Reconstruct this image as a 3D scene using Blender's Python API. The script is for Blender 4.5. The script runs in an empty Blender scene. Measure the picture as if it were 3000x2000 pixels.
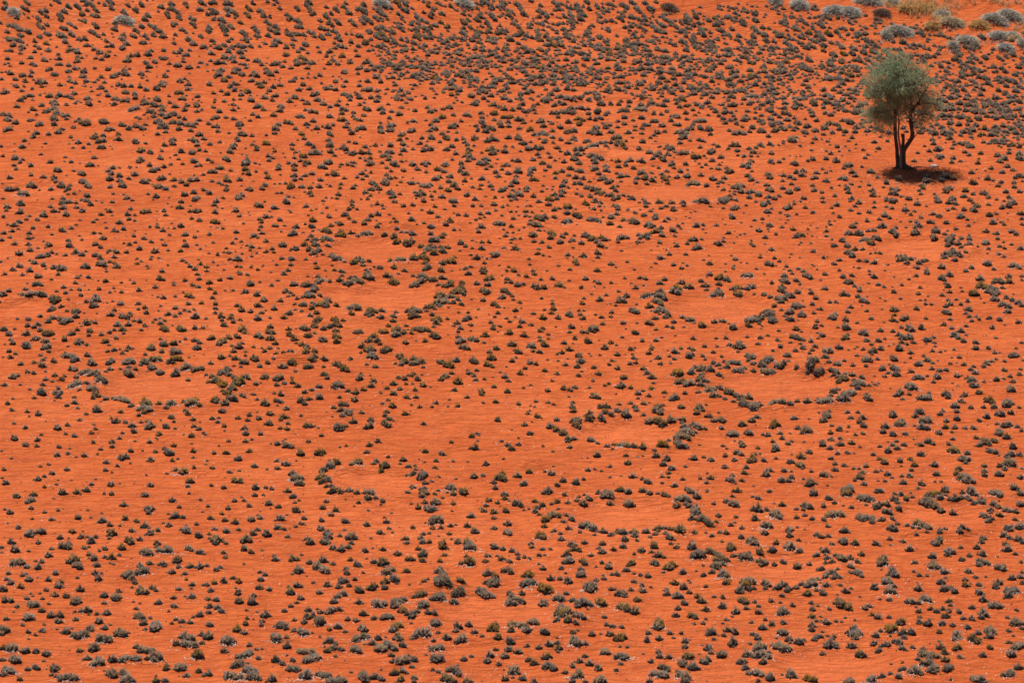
import bpy, math, random
import numpy as np

rng = np.random.default_rng(7)
random.seed(7)
S = bpy.context.scene
COL = S.collection

#--TERRAIN
CAM_Z = 57.0
PITCH = 15.72          # degrees below the horizon
F_PX = 13370.0         # focal length over a 3000 px wide frame
FOOT_X = np.array([-2500.,-45.,-30.,-15.,0.,10.,18.,24.,30.,38.,60.,2500.])
FOOT_Y = np.array([268.,268.,266.,266.,266.,264.,261.,256.,250.,243.,232.,232.])
CREST_D = np.array([60.,60.,40.,30.,22.,17.,14.5,13.,12.5,12.,12.,12.])
CIRCLES = np.array([(-6.7, 218.56, 2.37), (-6.2, 209.88, 2.85), (4.43, 223.48, 2.76), (8.25, 230.87, 2.49), (9.77, 208.32, 2.46), (11.93, 195.5, 2.82), (5.14, 188.02, 2.06), (-15.55, 195.22, 2.67), (-5.54, 181.17, 1.71), (4.66, 176.15, 2.29), (-0.43, 164.66, 2.41), (10.45, 169.24, 1.94), (-22.89, 248.94, 2.21), (20.22, 219.7, 2.13), (12.48, 243.41, 2.53), (6.44, 239.41, 1.75), (-22.97, 207.89, 1.54), (12.02, 158.69, 2.09), (17.24, 176.29, 1.81), (-25.08, 230.99, 1.79), (5.39, 251.14, 1.93)])      # x, y, radius of the bare fairy circles on the plain
def sstep(t):
    t = np.clip(t, 0, 1); return t*t*(3-2*t)
def wob(x, y, f, s):
    a = np.sin(x*f+1.3*s)*np.cos(y*f*0.9+2.1*s)
    b = np.sin(x*f*2.3+y*f*1.1+s*4.7)*0.5
    c = np.sin(y*f*3.1-x*f*1.7+s*2.9)*0.3
    return a+b+c
def ground(x, y):
    foot = np.interp(x, FOOT_X, FOOT_Y) + 1.2*np.sin(x*0.21+0.5)
    cd = np.interp(x, FOOT_X, CREST_D)
    d = y - foot
    # slope ramps from level to steep over 7 m, and eases off again past the crest
    s = 0.27
    dd = np.clip(d, 0, None)
    t = np.clip(dd/8.0, 0, 1)
    rise = s*8.0*(t**3 - 0.5*t**4) + s*np.clip(dd-8.0, 0, None)
    over = np.clip(dd-cd, 0, None)
    tt = np.clip(over/6.0, 0, 1)
    cut = (s-0.045)*(6.0*(tt**3-0.5*tt**4) + np.clip(over-6.0, 0, None))
    far = np.clip(dd-140, 0, None)
    z = rise - cut - 0.045*far*sstep(far/60)
    z = z + wob(x, y, 0.045, 1.0)*0.16*sstep((300-np.abs(y-150))/100) + wob(x, y, 0.23, 2.0)*0.035
    return z
#--END


# ------------------------------------------------------------------ camera, sky, sun, exposure
cam = bpy.data.cameras.new('camera')
cam.sensor_width = 36.0
cam.lens = F_PX / 3000.0 * 36.0
cam.clip_start = 1.0
cam.clip_end = 20000.0
cam_o = bpy.data.objects.new('camera', cam)
cam_o.location = (0, 0, CAM_Z)
cam_o.rotation_euler = (math.radians(90 - PITCH), 0, 0)
COL.objects.link(cam_o)
S.camera = cam_o

SUN_DIR = np.array([-0.42, 0.50, 1.50]); SUN_DIR = SUN_DIR / np.linalg.norm(SUN_DIR)
SUN_EL = math.asin(SUN_DIR[2]); SUN_AZ = math.atan2(SUN_DIR[0], SUN_DIR[1])
world = bpy.data.worlds.new('World'); S.world = world; world.use_nodes = True
wn = world.node_tree; wn.nodes.clear()
sky = wn.nodes.new('ShaderNodeTexSky'); sky.sky_type = 'NISHITA'; sky.sun_disc = False
sky.sun_elevation = SUN_EL; sky.sun_rotation = SUN_AZ; sky.altitude = 1000; sky.dust_density = 1.0
bg = wn.nodes.new('ShaderNodeBackground'); bg.inputs['Strength'].default_value = 0.065
wo = wn.nodes.new('ShaderNodeOutputWorld')
wn.links.new(sky.outputs[0], bg.inputs[0]); wn.links.new(bg.outputs[0], wo.inputs[0])
sun = bpy.data.lights.new('sun', 'SUN'); sun.energy = 5.0; sun.angle = math.radians(0.5); sun.color = (1.0, 0.95, 0.88)
sun_o = bpy.data.objects.new('sun', sun); COL.objects.link(sun_o)
sun_o.location = (0, 0, 90)
from mathutils import Vector
sun_o.rotation_euler = Vector(SUN_DIR.tolist()).to_track_quat('Z', 'Y').to_euler()
S.view_settings.view_transform = 'Standard'; S.view_settings.look = 'None'
S.view_settings.gamma = 1.0; S.view_settings.use_curve_mapping = False
S.view_settings.exposure = 0.40

# ------------------------------------------------------------------ helpers
def mesh_np(name, V, F, mat, col=None, smooth=False, parent=None, data_only=False):
    V = np.asarray(V, np.float32); F = np.asarray(F, np.int32)
    me = bpy.data.meshes.new(name)
    n = len(F); k = F.shape[1]
    me.vertices.add(len(V)); me.vertices.foreach_set('co', V.ravel())
    me.loops.add(n*k); me.loops.foreach_set('vertex_index', F.ravel())
    me.polygons.add(n)
    me.polygons.foreach_set('loop_start', np.arange(0, n*k, k, dtype=np.int32))
    me.polygons.foreach_set('loop_total', np.full(n, k, np.int32))
    if smooth:
        me.polygons.foreach_set('use_smooth', np.ones(n, bool))
    if col is not None:
        a = me.color_attributes.new('tone', 'FLOAT_COLOR', 'POINT')
        c = np.ones((len(V), 4), np.float32); c[:, :col.shape[1]] = col
        a.data.foreach_set('color', c.ravel())
    me.update(calc_edges=True)
    me.materials.append(mat)
    o = bpy.data.objects.new(name, me); COL.objects.link(o)
    if parent is not None: o.parent = parent
    return o

def tag(o, label=None, cat=None, group=None, kind=None):
    if label: o['label'] = label
    if cat: o['category'] = cat
    if group: o['group'] = group
    if kind: o['kind'] = kind
    return o

class NT:
    def __init__(self, name):
        self.m = bpy.data.materials.new(name); self.m.use_nodes = True
        self.t = self.m.node_tree; self.t.nodes.clear()
    def n(self, ty, **kw):
        nd = self.t.nodes.new(ty)
        for k, v in kw.items():
            if k.startswith('i_'):
                key = k[2:].replace('_', ' ')
                nd.inputs[key].default_value = v
            else: setattr(nd, k, v)
        return nd
    def l(self, a, b): self.t.links.new(a, b)
    def ramp(self, fac, stops):
        r = self.n('ShaderNodeValToRGB'); e = r.color_ramp.elements
        while len(e) < len(stops): e.new(0.5)
        for i, (p, c) in enumerate(stops):
            e[i].position = p; e[i].color = (*c, 1) if len(c) == 3 else c
        self.l(fac, r.inputs[0]); return r.outputs[0]
    def mix(self, f, a, b, mode='MIX'):
        m = self.n('ShaderNodeMix', data_type='RGBA', blend_type=mode)
        for s, v in ((0, f), (6, a), (7, b)):
            if hasattr(v, 'default_value') or hasattr(v, 'is_output'): self.l(v, m.inputs[s])
            else: m.inputs[s].default_value = (*v, 1) if isinstance(v, tuple) else v
        return m.outputs[2]
    def math(self, op, a, b=0.0):
        m = self.n('ShaderNodeMath', operation=op)
        for i, v in enumerate((a, b)):
            if hasattr(v, 'is_output'): self.l(v, m.inputs[i])
            else: m.inputs[i].default_value = v
        return m.outputs[0]

# ------------------------------------------------------------------ materials
def mat_sand():
    T = NT('red_sand')
    tc = T.n('ShaderNodeNewGeometry').outputs['Position']
    def noise(scale, detail=4, rough=0.55, sc=(1, 1, 1), dist=0.0):
        mp = T.n('ShaderNodeMapping'); mp.inputs['Scale'].default_value = sc
        T.l(tc, mp.inputs[0])
        nz = T.n('ShaderNodeTexNoise', i_Scale=scale, i_Detail=detail, i_Roughness=rough, i_Distortion=dist)
        T.l(mp.outputs[0], nz.inputs['Vector']); return nz.outputs['Fac']
    big = noise(0.09, 4, 0.6)
    mid = noise(0.9, 5, 0.65)
    fine = noise(4.2, 6, 0.80, (0.45, 1.0, 1.0), 0.6)
    grit = noise(45.0, 3, 0.7)
    c = T.ramp(big, [(0.30, (0.430, 0.086, 0.019)), (0.55, (0.500, 0.108, 0.026)), (0.75, (0.57, 0.138, 0.042))])
    c = T.mix(T.ramp(mid, [(0.35, (0, 0, 0)), (0.75, (0.55, 0.55, 0.55))]), c, (0.34, 0.046, 0.015))
    c = T.mix(T.ramp(fine, [(0.40, (0, 0, 0)), (0.80, (0.5, 0.5, 0.5))]), c, (0.64, 0.185, 0.080))
    c = T.mix(T.ramp(fine, [(0.22, (0.55, 0.55, 0.55)), (0.42, (0, 0, 0))]), c, (0.22, 0.030, 0.012))
    c = T.mix(T.ramp(grit, [(0.62, (0, 0, 0)), (0.80, (0.6, 0.6, 0.6))]), c, (0.20, 0.045, 0.022))
    at = T.n('ShaderNodeAttribute', attribute_name='tone')
    c = T.mix(T.math('MULTIPLY', at.outputs['Fac'], 0.24), c, (0.66, 0.165, 0.060))
    rip = noise(2.6, 4, 0.62, (0.40, 1.0, 1.0), 1.8)
    lump = noise(1.1, 3, 0.5)
    h = T.math('ADD', T.math('MULTIPLY', rip, 1.0), T.math('MULTIPLY', lump, 0.9))
    h = T.math('ADD', h, T.math('MULTIPLY', fine, 0.30))
    bp = T.n('ShaderNodeBump', i_Strength=1.0, i_Distance=0.27); T.l(h, bp.inputs['Height'])
    bs = T.n('ShaderNodeBsdfPrincipled', i_Roughness=0.95)
    bs.inputs['Specular IOR Level'].default_value = 0.05
    T.l(c, bs.inputs['Base Color']); T.l(bp.outputs[0], bs.inputs['Normal'])
    o = T.n('ShaderNodeOutputMaterial'); T.l(bs.outputs[0], o.inputs[0])
    return T.m

def mat_grass(name, root, body, tip_a, tip_b, trans=0.25):
    """tone.r = distance along the blade, tone.g = random per clump, tone.b = yellow share"""
    T = NT(name)
    at = T.n('ShaderNodeAttribute', attribute_name='tone')
    sep = T.n('ShaderNodeSeparateColor'); T.l(at.outputs['Color'], sep.inputs[0])
    r, g, b = sep.outputs
    tip = T.mix(b, tip_a, tip_b)
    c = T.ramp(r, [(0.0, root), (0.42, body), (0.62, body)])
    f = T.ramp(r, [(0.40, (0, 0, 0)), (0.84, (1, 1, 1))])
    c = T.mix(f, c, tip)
    hs = T.n('ShaderNodeHueSaturation'); T.l(c, hs.inputs['Color'])
    T.l(T.math('ADD', 0.62, T.math('MULTIPLY', g, 0.78)), hs.inputs['Value'])
    T.l(T.math('ADD', 0.80, T.math('MULTIPLY', b, 0.35)), hs.inputs['Saturation'])
    d = T.n('ShaderNodeBsdfDiffuse', i_Roughness=0.6); T.l(hs.outputs[0], d.inputs[0])
    t = T.n('ShaderNodeBsdfTranslucent'); T.l(hs.outputs[0], t.inputs[0])
    m = T.n('ShaderNodeMixShader'); m.inputs[0].default_value = trans
    T.l(d.outputs[0], m.inputs[1]); T.l(t.outputs[0], m.inputs[2])
    o = T.n('ShaderNodeOutputMaterial'); T.l(m.outputs[0], o.inputs[0])
    return T.m

def mat_plain(name, base, vary, rough=0.9, scale=8.0, bump=0.0, sc=(1, 1, 1)):
    T = NT(name)
    tc = T.n('ShaderNodeTexCoord').outputs['Object']
    mp = T.n('ShaderNodeMapping'); mp.inputs['Scale'].default_value = sc; T.l(tc, mp.inputs[0])
    nz = T.n('ShaderNodeTexNoise', i_Scale=scale, i_Detail=5.0, i_Roughness=0.65); T.l(mp.outputs[0], nz.inputs['Vector'])
    c = T.ramp(nz.outputs['Fac'], [(0.3, base), (0.7, vary)])
    bs = T.n('ShaderNodeBsdfPrincipled', i_Roughness=rough); bs.inputs['Specular IOR Level'].default_value = 0.15
    T.l(c, bs.inputs['Base Color'])
    if bump:
        b = T.n('ShaderNodeBump', i_Strength=0.9, i_Distance=bump); T.l(nz.outputs['Fac'], b.inputs['Height'])
        T.l(b.outputs[0], bs.inputs['Normal'])
    o = T.n('ShaderNodeOutputMaterial'); T.l(bs.outputs[0], o.inputs[0])
    return T.m

M_SAND = mat_sand()
M_TUFT = mat_grass('tuft_grass', (0.022, 0.017, 0.015), (0.125, 0.103, 0.083), (0.66, 0.53, 0.36), (0.70, 0.48, 0.19), 0.32)  # tan grass; shade painted into near-black roots, sun into brightened tips
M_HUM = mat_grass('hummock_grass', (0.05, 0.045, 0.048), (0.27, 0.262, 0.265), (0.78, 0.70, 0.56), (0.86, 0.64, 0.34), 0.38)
M_DRY = mat_grass('crest_grass', (0.34, 0.19, 0.09), (0.52, 0.34, 0.17), (0.82, 0.58, 0.30), (0.86, 0.60, 0.26), 0.40)
M_BUSH = mat_grass('dry_bush', (0.12, 0.05, 0.03), (0.22, 0.12, 0.08), (0.38, 0.25, 0.15), (0.40, 0.28, 0.14), 0.25)
M_LEAF = mat_grass('tree_leaf', (0.15, 0.18, 0.09), (0.24, 0.30, 0.15), (0.32, 0.41, 0.20), (0.36, 0.34, 0.25), 0.50)
M_STRAW = mat_plain('dead_straw', (0.42, 0.34, 0.28), (0.62, 0.53, 0.45), 0.8, 3.0)
M_CLOD = mat_plain('dark_clod', (0.10, 0.035, 0.020), (0.24, 0.07, 0.03), 0.95, 3.0)
M_BARK = mat_plain('tree_bark', (0.035, 0.026, 0.022), (0.10, 0.066, 0.045), 0.9, 6.0, 0.03, (4, 4, 0.6))
M_BARK2 = mat_plain('sunlit_and_dead_bark', (0.16, 0.085, 0.05), (0.34, 0.20, 0.12), 0.85, 5.0, 0.03, (4, 4, 0.5))  # sunlight on the middle stem painted as paler bark; dead branch shares it
M_TWIG = mat_plain('twig_bark', (0.085, 0.065, 0.060), (0.16, 0.125, 0.11), 0.9, 6.0)
M_STONE = mat_plain('pale_stone', (0.32, 0.20, 0.15), (0.45, 0.32, 0.25), 0.9, 6.0, 0.01)
M_LIT = mat_plain('twig_litter', (0.10, 0.05, 0.035), (0.22, 0.12, 0.08), 0.9, 2.0)

# ------------------------------------------------------------------ tuft records: x, y, width on the ground
TUFTS = [
307,232,28,514,232,28,-88,424,27,-257,248,26,-576,1075,29,335,257,25,-111,1464,31,-214,169,24,435,654,27,478,647,27,-473,233,25,298,188,24,-540,180,23,616,379,24,8,325,24,-1004,3031,37,
-247,231,23,-330,241,23,483,713,25,-404,269,23,-144,391,23,-250,1445,29,-188,289,23,-32,416,24,-695,1382,27,642,424,23,136,237,22,606,186,22,-541,300,22,-71,199,21,256,629,23,460,1067,25,
430,297,21,-766,1496,27,-637,1174,25,-535,1037,25,-459,548,22,385,1196,25,616,506,22,-454,257,21,426,1491,27,178,185,21,-92,258,21,496,1101,25,-339,183,21,-158,343,21,-267,203,21,-230,183,21,
567,172,21,-616,195,21,414,467,22,39,1837,28,-500,470,21,-76,178,20,-153,1556,26,-321,196,20,-354,276,20,-120,409,21,447,470,21,22,433,21,-407,289,20,-323,1484,25,-151,2047,27,347,2422,29,
-507,286,19,363,172,19,265,533,20,65,353,19,-144,1352,24,308,522,20,513,1132,23,666,735,21,453,1461,24,-134,222,19,424,378,19,-650,510,20,-337,214,19,91,378,19,637,851,22,-145,1215,23,
309,260,19,492,189,19,247,953,22,235,697,21,-112,296,19,-93,230,19,215,1499,24,-482,542,20,306,443,20,238,2488,28,139,1881,25,-240,1020,21,-611,386,19,-649,1130,22,-491,303,18,-406,204,18,
-168,384,19,385,1061,21,294,1112,21,-55,554,19,99,431,19,2,198,18,208,183,18,-314,179,18,576,278,18,475,309,18,-575,3084,28,416,2365,26,145,2271,25,454,2574,26,-353,2227,25,555,286,17,
365,545,18,58,646,19,116,249,17,316,2067,24,364,1968,24,535,201,17,719,1702,23,-673,1243,21,575,719,19,339,1052,20,327,1519,22,233,1431,22,572,691,19,-510,223,17,552,494,18,631,772,19,
-219,831,19,43,420,18,-262,301,17,-68,415,18,-535,1049,20,-194,250,17,-483,481,18,-246,1556,22,-468,1055,20,-622,1108,20,674,912,20,-86,754,19,-25,435,18,784,1581,22,213,405,18,333,1219,21,
-162,252,17,-98,1486,22,355,650,19,487,417,18,-610,344,17,-104,642,19,-92,453,18,487,1074,20,-93,400,18,625,783,19,-624,1162,21,-149,1429,22,-612,1144,21,107,171,17,-59,1315,21,317,947,20,
627,259,17,396,267,17,-1004,2977,26,93,1871,22,-183,1658,21,-286,1663,21,-766,1957,23,-23,1842,22,-242,1784,22,-306,1758,22,539,2564,25,-224,2219,23,159,895,18,321,1955,22,-474,193,16,
822,1651,21,-473,353,16,-447,318,16,-64,280,16,77,275,16,224,598,17,131,715,18,485,446,17,0,396,17,127,1358,20,-413,1107,19,-299,791,18,-126,791,18,389,1234,20,244,525,17,266,489,17,
-295,284,16,114,386,17,-438,232,16,-24,307,16,-94,323,16,-537,1219,20,-251,183,16,344,363,17,-507,1215,20,-578,1208,20,380,1601,21,232,1466,20,439,574,17,423,961,19,215,896,18,624,884,18,
274,460,17,697,837,18,-244,486,17,-219,1430,20,-307,1555,21,97,619,17,38,592,17,428,2939,24,58,2351,22,314,2344,22,-311,1808,20,-708,2496,23,-848,2018,21,560,984,18,-181,179,15,-289,319,15,
493,1159,18,482,1277,19,-118,1398,19,-611,226,15,-620,259,15,-471,178,15,587,1764,20,597,996,18,-569,501,16,593,1126,18,141,372,16,27,332,15,460,739,17,-512,1258,19,-460,819,17,185,324,15,
-666,1298,19,-490,1194,18,511,2311,22,530,400,16,379,980,18,-489,189,15,-212,1245,19,319,565,16,755,1558,20,206,493,16,-90,1508,19,-200,1345,19,78,186,15,-259,1124,18,-298,1453,19,342,618,16,
-405,1131,18,60,394,16,769,1551,20,-122,733,17,-15,782,17,-430,1131,18,-161,484,16,-168,510,16,-144,317,15,230,345,15,634,738,17,-113,369,16,634,325,15,-243,332,15,354,1046,18,-354,581,16,
-191,1565,20,218,239,15,259,244,15,339,307,15,-500,1058,18,245,924,17,436,170,15,407,169,15,387,433,16,273,508,16,221,1776,20,516,199,15,508,211,15,598,302,15,-59,562,16,-56,504,16,
557,616,16,545,627,16,486,504,16,263,1536,20,-574,1174,18,458,730,17,433,512,16,340,178,15,264,1135,18,249,1149,18,248,1178,18,-388,241,15,-156,255,15,-716,1337,19,-288,527,16,702,869,17,
680,886,17,20,468,16,-7,477,16,-181,430,16,-32,1242,18,405,1215,17,-405,1219,17,64,367,15,40,388,15,-362,1061,17,-397,579,15,695,754,16,-552,1274,17,-487,884,16,-117,537,15,134,287,14,
222,209,14,185,209,14,675,1797,19,20,300,14,-144,287,14,-379,291,14,-345,309,14,260,1516,18,563,574,15,674,575,15,283,220,14,239,1805,19,237,225,14,57,971,16,579,2083,20,-68,742,16,
649,1967,20,241,898,16,400,686,16,371,606,15,-110,687,16,-246,1052,17,-73,1280,17,-118,1326,18,291,549,15,-476,426,15,-637,309,14,-683,1424,18,431,249,14,374,888,16,398,2054,20,248,303,14,
-576,519,15,636,489,15,240,1089,17,-560,208,14,-519,260,14,-272,882,16,-760,1549,18,-42,1523,18,481,276,14,552,256,14,508,664,16,235,1518,18,-265,793,16,44,234,14,-236,1341,18,-188,312,14,
296,1185,17,-279,488,15,-254,497,15,-218,452,15,156,503,15,-180,824,16,-254,822,16,187,504,15,-593,560,15,295,394,15,-427,551,15,408,859,16,-124,350,14,275,279,14,-249,576,15,-95,1206,17,
279,1397,18,890,2093,20,363,1251,17,332,671,16,-103,1540,18,-391,1325,18,728,1063,17,-82,1525,18,-113,1502,18,-644,601,15,-629,609,15,-508,578,15,539,1241,17,507,392,15,247,729,16,-128,1562,18,
44,211,14,607,1335,18,140,416,15,9,699,16,47,739,16,249,648,15,247,663,15,-848,3083,23,-774,1684,19,-732,1628,18,252,2915,23,35,2153,20,153,2011,20,-695,1632,18,134,1778,19,-128,1752,19,
112,1895,19,-359,1714,19,-145,1663,19,-749,2067,20,-735,1971,20,-249,1661,19,-607,3086,23,165,2293,21,-736,2358,21,-987,2969,23,-913,2571,22,-837,2567,22,435,3000,23,564,2935,23,-392,2448,21,
209,218,14,328,511,14,-58,1223,17,570,1106,16,-321,1358,17,-216,593,15,357,272,13,-153,460,14,-164,449,14,636,654,15,680,620,14,72,510,14,94,510,14,-359,1511,17,183,318,13,314,176,13,
-263,1543,17,-372,1318,16,592,970,15,597,2164,19,698,947,15,806,2063,19,-67,315,13,640,1105,16,581,1804,18,597,353,14,-229,361,14,-256,346,14,-659,711,15,-493,683,15,-292,174,13,-291,227,13,
-436,613,14,161,698,15,640,1799,18,-661,1374,17,335,1594,17,362,1536,17,507,611,14,565,702,15,283,1548,17,-110,1575,17,91,468,14,-93,477,14,243,263,13,594,914,15,90,983,15,-440,519,14,
-139,362,14,531,256,13,400,1449,17,-251,1194,16,608,1169,16,-132,1449,17,-54,173,13,308,2233,19,-247,969,15,-6,604,14,-180,1330,16,-659,1191,16,412,765,15,339,1193,16,147,590,14,310,2316,19,
768,1507,17,778,1481,17,-278,1369,17,-213,1325,16,228,2123,19,329,442,14,298,425,14,416,2018,19,230,992,15,-330,1453,17,-109,1220,16,-247,596,14,123,1090,16,29,1290,16,495,684,15,192,1436,17,
672,672,15,657,695,15,617,241,13,304,1002,15,268,971,15,-508,411,14,-559,310,13,-557,399,14,-37,1581,17,489,298,13,429,311,13,-526,1184,16,-493,229,13,-728,1476,17,577,541,14,-603,254,13,
207,1869,18,256,943,15,638,1675,18,597,291,13,-145,1576,17,-163,1219,16,213,1036,16,109,619,14,303,776,15,-144,192,13,-369,1163,16,504,738,15,-227,278,13,-546,868,15,-436,1064,16,-411,1074,16,
290,242,13,-315,1331,16,-537,1070,16,-541,1196,16,510,2472,20,-839,2057,18,-324,1728,17,207,2481,20,-670,2510,20,-502,1859,18,-751,2401,19,598,2403,19,-873,3128,22,-823,3129,22,-448,1661,17,
-989,3120,22,-624,1913,18,146,2031,18,802,2846,21,-286,1774,17,-328,1760,17,-871,3064,21,-33,2462,19,127,2903,21,-475,2500,20,-686,2837,21,-998,2900,21,278,2925,21,27,2482,20,607,2678,20,
13,3108,21,-923,2362,19,623,2769,20,144,2360,19,-672,2458,20,468,2787,20,-134,2091,18,581,2949,21,440,2799,20,343,2630,20,-727,3039,21,-40,2257,19,-757,2109,18,325,2367,19,303,2452,19,
155,2197,19,-429,3014,21,-682,3088,21,-188,3046,21,121,2258,19,305,3031,21,-664,3021,21,-723,1444,16,-350,1159,15,-285,420,13,337,848,15,300,689,14,-295,978,15,-92,556,13,-521,982,14,
-494,628,13,-279,263,12,-391,581,13,320,1106,15,-2,275,12,-277,1393,15,489,328,13,404,834,14,122,604,13,167,1011,14,-170,1245,15,-207,973,14,-660,1451,16,-199,740,14,210,995,14,684,1453,16,
519,1374,15,373,501,13,-27,240,12,467,431,13,-303,1395,15,112,916,14,73,448,13,-32,471,13,577,1208,15,326,532,13,-8,237,12,92,967,14,131,996,14,-268,575,13,-248,606,13,315,320,12,-349,392,13,
-332,389,13,-613,1085,15,-295,769,14,75,944,14,73,533,13,451,1000,14,403,2286,18,-193,1268,15,-4,254,12,41,296,12,122,294,12,-81,286,12,419,1659,16,594,1030,14,710,1021,14,713,975,14,
-463,1314,15,605,1082,15,-1,301,12,-217,412,13,-712,1280,15,666,615,13,308,215,12,197,618,13,456,1019,14,603,1456,16,444,605,13,-658,552,13,-196,421,13,-313,352,13,-606,1221,15,708,1801,17,
727,1757,17,-328,602,13,-456,662,13,-534,603,13,498,469,13,338,952,14,-382,779,14,655,549,13,-184,983,14,172,1482,16,-577,248,12,292,419,13,396,2036,17,-104,704,14,481,1796,17,238,551,13,
-318,906,14,-540,370,13,621,206,12,412,2159,18,-846,2418,18,-404,3060,19,126,1958,16,65,1978,17,-688,2512,18,-462,2792,19,-219,2243,17,-304,2258,17,45,1868,16,702,2853,19,-232,3090,20,
-870,2391,18,-191,2973,19,66,1797,16,158,2088,17,39,2090,17,10,2137,17,498,2597,18,416,2574,18,410,2605,18,-885,2722,19,-929,3128,20,-701,2984,19,-529,2120,17,-327,2181,17,170,2885,19,
-435,1940,16,-412,2406,18,-550,2436,18,248,2401,18,-691,2383,18,-111,2386,18,-995,2938,19,-728,2534,18,-749,2556,18,-800,2560,18,-176,1746,16,-191,1755,16,-295,3039,19,-950,3035,20,
-876,2035,17,-614,2084,17,-643,2069,17,-771,2019,17,-844,1951,17,211,2889,19,-963,2604,18,-758,2314,18,-380,1739,16,-748,2150,17,544,2886,19,249,2748,19,-875,2897,19,52,2423,18,108,2476,18,
-753,2820,19,-511,2193,17,-258,2978,19,211,2703,18,-160,1661,16,812,2537,18,-405,2993,19,966,2768,19,20,2292,17,832,2440,18,30,2257,17,48,2262,17,5,2082,17,-432,3034,19,-512,3074,20,
-712,3016,19,-536,3065,20,-587,3052,19,-524,416,12,-50,608,13,-586,444,12,-100,1164,14,-2,1297,14,522,706,13,106,207,12,679,802,13,-313,657,13,50,1296,14,554,1021,14,345,285,12,270,1255,14,
310,742,13,80,919,13,435,1436,14,-215,1269,14,7,249,11,501,1416,14,765,2210,16,-634,1217,14,-663,1234,14,-560,580,12,120,865,13,454,1431,14,665,2032,16,-441,1145,14,-426,1185,14,-292,1313,14,
-269,1322,14,210,170,11,-512,1498,15,-565,1574,15,112,1015,13,563,482,12,624,435,12,629,449,12,649,462,12,214,1049,13,375,1403,14,369,1397,14,136,1016,13,-371,192,11,13,394,12,-421,1090,14,
-310,1068,13,-484,605,12,-612,1367,14,770,1531,15,408,1401,14,403,1427,14,602,396,12,-583,207,11,-386,862,13,-719,1470,15,-745,1492,15,-331,1008,13,-299,876,13,633,1889,16,737,1527,15,
-150,1227,14,-421,1059,13,600,417,12,637,410,12,240,1491,15,525,549,12,-283,1173,14,45,639,12,619,1372,14,545,1352,14,827,2269,17,701,1648,15,-247,740,13,-230,993,13,-318,842,13,-135,176,11,
-133,197,11,-390,1231,14,-257,623,12,620,533,12,902,2272,17,858,1951,16,-534,1288,14,-538,1348,14,-457,507,12,-264,815,13,-246,838,13,-168,179,11,776,1663,15,-444,1303,14,-416,1345,14,
548,344,12,569,420,12,556,426,12,555,450,12,487,520,12,-552,643,12,786,1754,15,-465,332,12,-573,354,12,-585,354,12,-531,319,12,-522,340,12,-92,568,12,414,731,13,373,777,13,328,2213,16,
-476,1188,14,222,479,12,-175,1049,13,89,1423,14,153,1020,13,79,564,12,108,608,12,104,1230,14,-6,634,12,327,642,12,581,238,11,523,430,12,-293,681,12,-189,355,12,344,537,12,-155,1408,14,
470,1937,16,235,911,13,-523,235,11,760,2099,16,510,685,12,147,363,12,-517,559,12,-526,526,12,-549,522,12,-655,431,12,-627,462,12,138,1051,13,-53,897,13,-462,232,11,50,457,12,-67,432,12,
758,1978,16,734,1965,16,757,2037,16,-505,1182,14,552,526,12,443,1331,14,349,1090,13,759,1881,16,817,2006,16,-349,1543,15,82,548,12,-655,973,13,-606,1038,13,167,1171,14,-352,653,12,347,1292,14,
530,2090,16,-556,431,12,-537,464,12,554,1713,15,707,934,13,711,898,13,686,918,13,504,234,11,381,1937,16,161,1136,14,480,2015,16,-70,1404,14,332,985,13,-11,1523,15,422,267,11,74,1548,15,
188,553,12,724,1053,13,465,261,11,-203,506,12,-743,1287,14,413,540,12,-150,378,12,-672,1104,14,-696,1105,14,-748,1164,14,550,1279,14,83,224,11,-471,571,12,-418,596,12,514,1332,14,-554,1208,14,
-277,442,12,-136,264,11,97,694,12,88,769,13,95,217,11,149,730,13,51,203,11,27,217,11,-307,1205,14,-168,1335,14,483,251,11,500,299,12,533,224,11,-373,1342,14,450,179,11,338,1081,13,353,2083,16,
198,996,13,179,1784,15,-574,998,13,-418,1549,15,374,442,12,342,422,12,352,443,12,432,1956,16,332,1090,13,-666,579,12,-231,1574,15,360,1517,15,384,1555,15,656,595,12,601,608,12,-306,807,13,
253,1961,16,180,729,13,264,622,12,242,632,12,684,1349,14,-78,1306,14,524,1085,14,496,485,12,448,2030,16,238,941,13,-146,252,11,-80,1140,14,560,1494,15,596,1749,15,192,528,12,286,206,11,
491,1227,14,462,2185,16,384,2130,16,611,1086,14,218,987,13,283,1190,14,342,2307,17,738,1116,14,687,1136,14,396,1057,13,686,1156,14,702,1073,14,192,2326,17,-480,1273,14,-314,1260,14,
-121,226,11,155,359,12,284,364,12,268,378,12,242,393,12,440,1574,15,-660,1474,15,-18,284,11,-283,1080,13,253,715,13,523,321,12,442,1513,15,432,1532,15,478,1600,15,-408,496,12,162,603,12,
179,603,12,224,684,12,210,580,12,268,2211,16,274,1049,13,248,2249,16,-432,173,11,728,1776,15,563,1806,15,456,567,12,583,679,12,641,708,13,592,1292,14,-329,1534,15,-248,520,12,648,1052,13,
639,1327,14,-226,552,12,455,1205,14,-178,1351,14,447,1194,14,378,1214,14,432,1065,13,270,309,12,705,1853,16,483,785,13,595,741,13,-301,1234,14,-346,1211,14,46,267,11,-55,330,12,87,337,12,
63,344,12,-447,783,13,-74,395,12,221,435,12,211,450,12,279,305,11,216,280,11,614,1415,14,347,999,13,-412,543,12,-509,1351,14,-514,363,11,-334,1224,13,-30,225,11,-284,1232,13,763,1260,14,
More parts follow.
